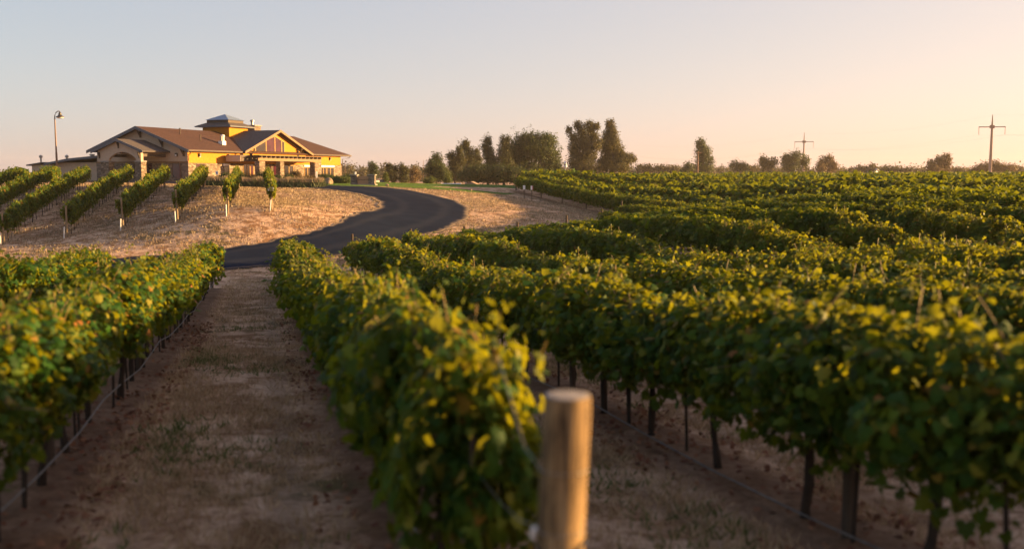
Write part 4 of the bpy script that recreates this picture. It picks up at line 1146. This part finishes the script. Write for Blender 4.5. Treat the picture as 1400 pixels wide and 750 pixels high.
# distant woods, one mass
r_ = np.random.default_rng(5)
lob = []
for i in range(150):
    px = r_.uniform(455, 790); D = r_.uniform(420, 640)
    py = r_.uniform(231, 243); s = D / F; rr = r_.uniform(4, 8) * s
    lob.append(((px - 700) * s, D, -(py - 238) * s, rr, rr, rr * .8))
for i in range(210):
    px = r_.uniform(780, 1460); D = r_.uniform(430, 640); s = D / F; rr = r_.uniform(3, 8) * s
    lob.append(((px - 700) * s, D, -(r_.uniform(233, 238) - 238) * s, rr, rr, rr * .6))
tag(link('distant_woods', crown_mesh('distant_woods', lob, .95, WL, 77, .8)), 'hazy belt of far woodland along the horizon', 'woods', kind='stuff')

# ------------------------------------------------------------------ planting round the building
def shrub(px, D, w, h, mat, label, seed, name='shrub'):
    s = D / F; X0 = (px - 700) * s; z0 = gz(X0, D) - .03
    t = empty(name, (X0, D, z0), 0, label, 'shrub', 'shrubs along the building front')
    r = random.Random(seed)
    L = [(r.uniform(-.3, .3) * w, r.uniform(-.25, .25) * w, h * r.uniform(.45, .6), w * .34, w * .34, h * .48) for _ in range(4)]
    link('foliage', crown_mesh('shrub_foliage', L, .10, mat, seed, 1.1), t)
    bm = bmesh.new()
    for _ in range(5): tube(bm, [(0, 0, -.05), (r.uniform(-.25, .25) * w, r.uniform(-.2, .2) * w, h * .6)], [.025, .01], 5)
    bm_obj('stem', bm, M['tree_bark'], t)
for i, (px, D, w, h, mt, lab) in enumerate(((309, 97.5, 1.5, .95, TL, 'dark green shrub beside the small blue and white sign'), (322, 98, 1.3, .7, TL, 'low shrub between blue and white sign and hillside vines'), (332, 98, 1.4, .85, SL, 'yellow-green shrub below the first double door'),
        (342, 98.5, 1.5, .75, AL, 'brown shrub under the sunlit double door'), (352, 99, 1.4, .8, AL, 'brownish shrub left of the shaded stone pillar'), (362, 98, 1.3, 1.15, TL, 'taller dark shrub at the foot of the first stone pillar'),
        (382, 101, 1.7, .75, TL, 'low dark shrub right of the first stone pillar'), (395, 102, 1.5, .75, TL, 'low dark shrub below the second double door'), (405, 103, 1.4, 1.15, AL, 'wispy brown shrub below the second double door'),
        (417, 104, 1.7, .7, AL, 'low brown shrub left of the right-hand stone pillar'), (446, 110, 2.2, .75, TL, 'clipped dark shrub under the far right windows'), (456, 111, 1.8, .65, TL, 'dark shrub left of the green corner shrub'), (467, 104, 1.9, .72, SL, 'bright green rounded shrub at the building corner'), (481, 112, 2.0, .8, TL, 'dark shrub between building corner and entrance sign'))):
    shrub(px, D, w, h, mt, lab, 400 + i)
# lavender hedge: grey-green mound with straw flower stalks
hx0, hx1 = at(281, 0, 85.2)[0], at(443, 0, 87.2)[0]
hedge = empty('lavender_hedge', ((hx0 + hx1) / 2, 86, gz((hx0 + hx1) / 2, 86)), 0, 'long grey-green lavender hedge with straw-coloured tops before the building', 'hedge')
n = 16000
x = rng.uniform(hx0, hx1, n); y = 85.4 + (x - hx0) / (hx1 - hx0) * 1.6 + rng.normal(0, .42, n)
z = ground_z(x, y)
tufty = .78 + .14 * np.sin(x * 5.1) + .1 * np.sin(x * 2.3 + 1)
T = np.stack([rng.normal(0, .5, n), rng.normal(0, .5, n) - .35 * (y < 86), np.ones(n)], -1)
Nn = rng.normal(size=(n, 3)) + np.array([0, -.6, .3])
off = np.array(hedge.location)
V, Fc = leaves(np.stack([x, y, z], -1) - off, Nn, T, 1.0 * tufty * rng.uniform(.55, 1.1, n), 'blade', .09)
link('foliage', np_mesh('lavender_foliage', V, [Fc], M['lavender']), hedge)
m_ = 9000
V, Fc = leaves(np.stack([x, y + .1, z + .50], -1)[:m_] - off, Nn[:m_], T[:m_] + np.array([0, .25, .4]), .55 * tufty[:m_] * rng.uniform(.6, 1.15, m_), 'blade', .08)
link('flower_stalks', np_mesh('lavender_stalks', V, [Fc], M['lavender_top']), hedge)

# ------------------------------------------------------------------ entrance sign
SX, SY = at(498, 0, 98)[0], 98.0
sgz = gz(SX, SY)
sign = empty('entrance_sign', (SX, SY, sgz), R(-6), 'entrance sign of arched wooden panel between two dark stone pillars', 'sign')
bm = bmesh.new(); box(bm, -1.28, 1.28, -.42, .42, -.15, .11); bm_obj('plinth', bm, M['concrete'], sign)
for x in (-.92, .86):
    bm = bmesh.new(); box(bm, x - .30, x + .30, -.30, .30, .112, .96); pl_ = bm_obj('stone_pillar', bm, M['stone_dark_shade'], sign)
    bm = bmesh.new(); box(bm, x - .38, x + .38, -.38, .38, .962, 1.05); bm_obj('pillar_cap', bm, M['concrete'], pl_)
bm = bmesh.new()
pts = [(-.60, 0, .115), (.545, 0, .115)] + [(.545 - 1.145 * i / 12, 0, .80 + .13 * math.sin(math.pi * i / 12)) for i in range(13)]
slab(bm, [(p[0], -.06, p[2]) for p in pts], (0, .12, 0)); pn = bm_obj('sign_panel', bm, M['sign_wood'], sign)
bm = bmesh.new()
lx = -.50
lr = random.Random(3)
for i in range(9):      # the lettering is too small to read in the photograph: a band of letter strokes
    if i == 7: lx += .06
    h = .125 if i in (0, 8) else .095
    box(bm, lx, lx + .022, -.075, -.062, .47, .47 + h)
    if i % 3 != 1: box(bm, lx + .06, lx + .08, -.075, -.062, .47, .47 + h * lr.uniform(.7, 1))
    box(bm, lx + .0225, lx + .0595, -.075, -.062, .47 + (h - .022) * (i % 2), .49 + (h - .022) * (i % 2))
    lx += .105
bm_obj('lettering', bm, M['letter'], pn)

def bollard(px, ytop, ybase, D, w, label):
    s = D / F; X0 = (px - 700) * s; z0 = gz(X0, D); h = max(.5, -(ytop - 238) * s - z0)
    t = empty('marker_post', (X0, D, z0), R(20), label, 'marker post')
    bm = bmesh.new(); box(bm, -w / 2, w / 2, -w / 2, w / 2, -.05, h * .94); bm_obj('post', bm, M['white_paint'], t, bevel=.01)
    bm = bmesh.new(); lathe(bm, [(w * .62, h * .942), (w * .62, h * .97), (w * .2, h)], 4); bm_obj('cap', bm, M['white_paint'], t)
bollard(434, 235, 248, 101, .17, 'white square post beside the right-hand stone pillar')
bollard(487, 235, 252, 104, .17, 'white post standing behind the entrance sign')

def boulder(px, D, w, h, label, seed):
    s = D / F; X0 = (px - 700) * s; z0 = gz(X0, D)
    r = random.Random(seed)
    bm = bmesh.new(); bmesh.ops.create_icosphere(bm, subdivisions=3, radius=1)
    for v in bm.verts:
        k = 1 + .16 * math.sin(v.co.x * 3 + seed) + .14 * math.sin(v.co.y * 4.1 + v.co.z * 2.7 + seed) + r.uniform(-.03, .03)
        v.co = Vector((v.co.x * w * .5 * k, v.co.y * w * .42 * k, v.co.z * h * .62 * k + h * .35))
    o = tag(bm_obj('boulder', bm, M['boulder']), label, 'boulder'); o.location = (X0, D, z0)
boulder(450, 100, .95, .62, 'sunlit tan boulder on the lawn edge right of the lavender hedge', 1)
boulder(474, 106, .8, .5, 'smaller tan boulder beside the green corner shrub', 2)
boulder(289, 95, 1.3, .42, 'low flat boulder above the left end of the lavender hedge', 3)
boulder(530, 92, .32, .26, 'small grey stone on the lawn right of the entrance sign', 4)
boulder(643, 90, .3, .2, 'small pale stone on the lawn below the little gabled house', 5)

# dark bench-like stone planter left of the blue sign
s = 98 / F; X0 = (290 - 700) * s
pl_ = empty('stone_planter', (X0, 98, gz(X0, 98)), R(12), 'dark low stone planter behind the lavender hedge', 'planter')
bm = bmesh.new(); box(bm, -.55, .55, -.3, .3, -.1, .62); bm_obj('box', bm, M['stone_dark_shade'], pl_, bevel=.03)
bm = bmesh.new(); box(bm, -.60, .60, -.35, .35, .622, .70); bm_obj('coping', bm, M['stone_dark_shade'], pl_)

def small_sign(px, py, D, w, h, label, face='white_paint', ground=None, rz=0, mark=None, postr=.03):
    s = D / F; X0 = (px - 700) * s; zc = -(py - 238) * s; z0 = gz(X0, D)
    t = empty('sign', (X0, D, z0), rz, label, 'sign')
    if ground is not False:
        bm = bmesh.new(); lathe(bm, [(postr, -.1), (postr, zc - z0 + h * .3)], 8); bm_obj('post', bm, M['stake'], t)
    bm = bmesh.new(); box(bm, -w / 2, w / 2, -postr - .03, -postr - .004, zc - z0 - h / 2, zc - z0 + h / 2); f = bm_obj('board', bm, M[face], t)
    if mark:
        bm = bmesh.new(); box(bm, *[mark[1][i] * (w if i < 2 else 1) for i in (0, 1)], -postr - .036, -postr - .031, zc - z0 + mark[1][2] * h, zc - z0 + mark[1][3] * h); bm_obj('emblem', bm, M[mark[0]], f)
small_sign(298.8, 236.2, 96.5, .27, .36, 'small white sign with blue mark beside the stone planter', mark=('blue_paint', (-.22, .22, -.25, .15)))
small_sign(372, 258.2, 56.75, .33, .2, 'blank white sign fixed to the nearest hillside end post', ground=False, postr=.10)
small_sign(716.5, 256, 86, .20, .34, 'small white sign under the far vine row, left of a pair')
small_sign(727, 256.5, 84, .20, .34, 'white sign with red edge under the far vine row', mark=('red_paint', (.22, .46, -.5, .5)))

# ------------------------------------------------------------------ low glazed frame, little house, barn, red car, tank beyond the lawn
s = 128 / F; X0 = (617 - 700) * s; zb = -(256 - 238) * s
g = empty('glazed_frame', (X0, 128, zb), R(0), 'long low glazed frame with white ends behind the lawn', 'cold frame')
bm = bmesh.new(); slab(bm, [(-1.22, -.5, .0), (-1.22, .5, .0), (-1.22, .5, .42), (-1.22, .35, .52), (-1.22, -.42, .10)], (2.44, 0, 0)); bm_obj('glass_lid', bm, M['shed_metal'], g)
bm = bmesh.new(); [slab(bm, [(x, -.55, -.1), (x, .55, -.1), (x, .55, .46), (x, .36, .58), (x, -.5, .10)], (.06, 0, 0)) for x in (-1.285, 1.225)]; box(bm, -1.22, 1.22, -.58, -.51, -.1, .06); bm_obj('frame', bm, M['white_paint'], g)
X0 = (644 - 700) * 165 / F; zb = gz(X0, 165)
s = 165 / F
h_ = -(255 - 238) * s
g = empty('little_house', (X0, 165, h_ - 1.5), R(-8), 'little grey gabled house with a dark window behind the lawn', 'house')
bm = bmesh.new(); slab(bm, [(-.95, 0, -.5), (.95, 0, -.5), (.95, 0, 1.75), (0, 0, 2.2), (-.95, 0, 1.75)], (0, 2.4, 0)); bm_obj('wall', bm, M['concrete'], g)
for sx in (-1, 1):
    bm = bmesh.new(); slab(bm, [(0, -.2, 2.36), (sx * 1.25, -.2, 1.78), (sx * 1.25, 2.6, 1.78), (0, 2.6, 2.36)], (0, 0, -.09)); bm_obj('roof', bm, M['boulder'], g)
bm = bmesh.new(); box(bm, -.3, .55, -.04, -.004, 1.45, 1.8); bm_obj('window', bm, M['glass'], g)
bm = bmesh.new(); box(bm, -1.05, -.8, .4, .7, 1.2, 2.25); bm_obj('chimney', bm, M['concrete'], g)
# pale barn on the horizon
X0 = (1196 - 700) * 390 / F
g = empty('barn', (X0, 390, gz(X0, 390)), R(30), 'tiny white barn on the horizon between low bushes', 'barn')
bm = bmesh.new(); slab(bm, [(-2, 0, -.5), (2, 0, -.5), (2, 0, 2.6), (0, 0, 3.8), (-2, 0, 2.6)], (0, 6, 0)); bm_obj('wall', bm, M['white_paint'], g)
bm = bmesh.new(); [slab(bm, [(0, -.3, 4.05), (sx * 2.4, -.3, 2.55), (sx * 2.4, 6.3, 2.55), (0, 6.3, 4.05)], (0, 0, -.15)) for sx in (-1, 1)]; bm_obj('roof', bm, M['shed_metal'], g)
# water tank tower behind the trees
X0 = (772.5 - 700) * 360 / F
zt = -(221 - 238) * 360 / F
g = empty('water_tank', (X0, 360, gz(X0, 360)), 0, 'pale blue water tank just left of the tall poplars', 'water tank')
zt -= g.location.z
bm = bmesh.new(); lathe(bm, [(.5, zt - 2.2), (.6, zt - 2.0), (.6, zt - .5), (.35, zt - .1), (.05, zt)], 16); bm_obj('tank', bm, M['shed_metal'], g)
for k in range(4):
    a = math.pi / 4 + k * math.pi / 2
    bm = bmesh.new(); tube(bm, [(math.cos(a) * 1.1, math.sin(a) * 1.1, -.3), (math.cos(a) * .45, math.sin(a) * .45, zt - 2.1)], .08, 6); bm_obj('leg', bm, M['metal'], g)
# red car, mostly behind the sign's right pillar
X0 = (519 - 700) * 150 / F; zc = -(252.2 - 238) * 150 / F - .55
car = empty('parked_car', (X0, 150, zc), R(8), 'small red parked car behind the entrance sign', 'car')
bm = bmesh.new(); slab(bm, [(-2.0, -.8, .25), (2.0, -.8, .25), (2.05, -.8, .62), (1.2, -.8, .82), (-1.5, -.8, .86), (-2.05, -.8, .75)], (0, 1.6, 0)); bm_obj('body', bm, M['red_paint'], car, bevel=.04)
bm = bmesh.new(); slab(bm, [(-1.3, -.7, .87), (1.05, -.7, .84), (.45, -.66, 1.30), (-.8, -.66, 1.32)], (0, 1.36, 0)); bm_obj('window', bm, M['glass'], car)
for x in (-1.25, 1.25):
    for y in (-.84, .66):
        bm = bmesh.new(); tube(bm, [(x, y, .3), (x, y + .18, .3)], .30, 14); bm_obj('wheel', bm, M['rubber'], car)

# ------------------------------------------------------------------ pylons, poles, wires
def pylon(px, ytop, yarm, half, drop, D, label, rad):
    s = D / F; X0 = (px - 700) * s; z0 = gz(X0, D)
    Z = lambda py: -(py - 238) * s - z0
    t = empty('power_pylon', (X0, D, z0), R(-12), label, 'pylon')
    bm = bmesh.new(); lathe(bm, [(rad * 1.25, -.5), (rad, Z(yarm) * .5), (rad * .75, Z(yarm)), (rad * .2, Z(ytop))], 8); bm_obj('pole', bm, M['steel_pole'], t)
    w = half * s; za = Z(yarm)
    bm = bmesh.new(); box(bm, -w, w, -.10, .10, za - .14, za + .14); box(bm, -w * .18, w * .18, -.14, .14, za - .45, za + .5); bm_obj('crossarm', bm, M['steel_pole'], t)
    ends = []
    for sx in (-1, -.06, 1):
        if sx == -.06: continue
        bm = bmesh.new()
        prof = []
        L = drop * s
        for i in range(9): prof += [(.05, -L * i / 9), (.13, -L * (i + .3) / 9), (.05, -L * (i + .6) / 9)]
        lathe(bm, prof, 8, (sx * w * .97, 0, za - .14)); bm_obj('insulator', bm, M['steel_pole'], t)
        c, s2 = math.cos(R(-12)), math.sin(R(-12))
        ends.append(Vector((X0 + sx * w * .97 * c, D + sx * w * .97 * s2, z0 + za - .14 - L)))
    ends.append(Vector((X0, D, z0 + Z(ytop) - .2)))
    return ends
e1 = pylon(1350, 158, 174.5, 17, 10, 300, 'larger blurred power pylon with crossarm near the right edge', .42)
e2 = pylon(1096, 182, 194.5, 12.5, 8, 420, 'smaller power pylon with crossarm rising from the bush clump', .36)
def catenary(a, b, sag, n=14): return [tuple(a.lerp(b, i / n) - Vector((0, 0, sag * 4 * (i / n) * (1 - i / n)))) for i in range(n + 1)]
for i, w_ in enumerate(('lower left', 'lower right', 'topmost')):
    wire_obj('power_line', catenary(e1[i], e2[i], 2.2), .008, M['metal'], w_ + ' power line strung between the two pylons', 'power line', 4)
    wire_obj('power_line', catenary(e1[i], e1[i] + (e1[i] - e2[i]) * 1.2, 2.2), .008, M['metal'], w_ + ' power line running off beyond the larger pylon', 'power line', 4)
    wire_obj('power_line', catenary(e2[i], Vector((at(870, 0, 560)[0], 560, e2[i].z - 1.0)), 3.0), .011, M['metal'], w_ + ' power line going left from the smaller pylon', 'power line', 4)
def utility_pole(px, ytop, D, label, rad=.15, arm=True):
    s = D / F; X0 = (px - 700) * s; z0 = gz(X0, D); h = -(ytop - 238) * s - z0
    t = empty('utility_pole', (X0, D, z0), R(15), label, 'utility pole')
    bm = bmesh.new(); lathe(bm, [(rad * 1.2, -.3), (rad, h * .5), (rad * .8, h)], 8); bm_obj('pole', bm, M['pole_wood'], t)
    if arm:
        bm = bmesh.new(); box(bm, -1.0, 1.0, -rad * .8 - .13, -rad * .8 - .002, h - .55, h - .38); bm_obj('crossarm', bm, M['pole_wood'], t)
utility_pole(952.5, 207, 290, 'wooden utility pole in front of the lone oval tree', .22)
utility_pole(473, 221, 300, 'thin utility pole just right of the building roof', .07, False)
utility_pole(579.5, 219, 300, 'thin utility pole left of the dark tree group', .07, False)
# vent stacks of a low outbuilding beside the lamp
X0 = (76 - 700) * 118 / F; z0 = gz(X0, 118)
g = empty('outbuilding', (X0, 118, z0), R(60), 'low dark outbuilding roof behind the street lamp', 'outbuilding')
bm = bmesh.new(); box(bm, -1, 7, -2.5, 2.5, -.3, 1.7); bm_obj('wall', bm, M['stucco_shade'], g)
bm = bmesh.new(); slab(bm, [(-1.4, -3, 1.7), (-1.4, 0, 2.0), (-1.4, 3, 1.7), (7.4, 3, 1.7), (7.4, 0, 2.0), (7.4, -3, 1.7)], (0, 0, -.14)); bm_obj('roof', bm, M['shingle_dark_shade'], g)
for x, y in ((-.4, 1.6), (.6, -1.8)):
    bm = bmesh.new(); lathe(bm, [(.10, 1.7), (.10, 2.5), (.2, 2.52), (.2, 2.75), (.05, 2.85)], 10, (x, y, 0)); bm_obj('vent', bm, M['wire'], g)

# ------------------------------------------------------------------ haze: one closed box of thin warm air round everything
hm = bpy.data.materials.new('evening_haze'); hm.use_nodes = True
hn = hm.node_tree; hn.nodes.clear()
pv = hn.nodes.new('ShaderNodeVolumePrincipled'); ho = hn.nodes.new('ShaderNodeOutputMaterial')
pv.inputs['Color'].default_value = (.96, .86, .80, 1)
pv.inputs['Density'].default_value = .00014
pv.inputs['Anisotropy'].default_value = .2
hn.links.new(pv.outputs[0], ho.inputs['Volume'])
bm = bmesh.new(); box(bm, -1600, 1600, -100, 1600, -9, 26)
tag(bm_obj('haze', bm, hm), 'thin warm evening haze over the vineyard', 'haze', kind='stuff')
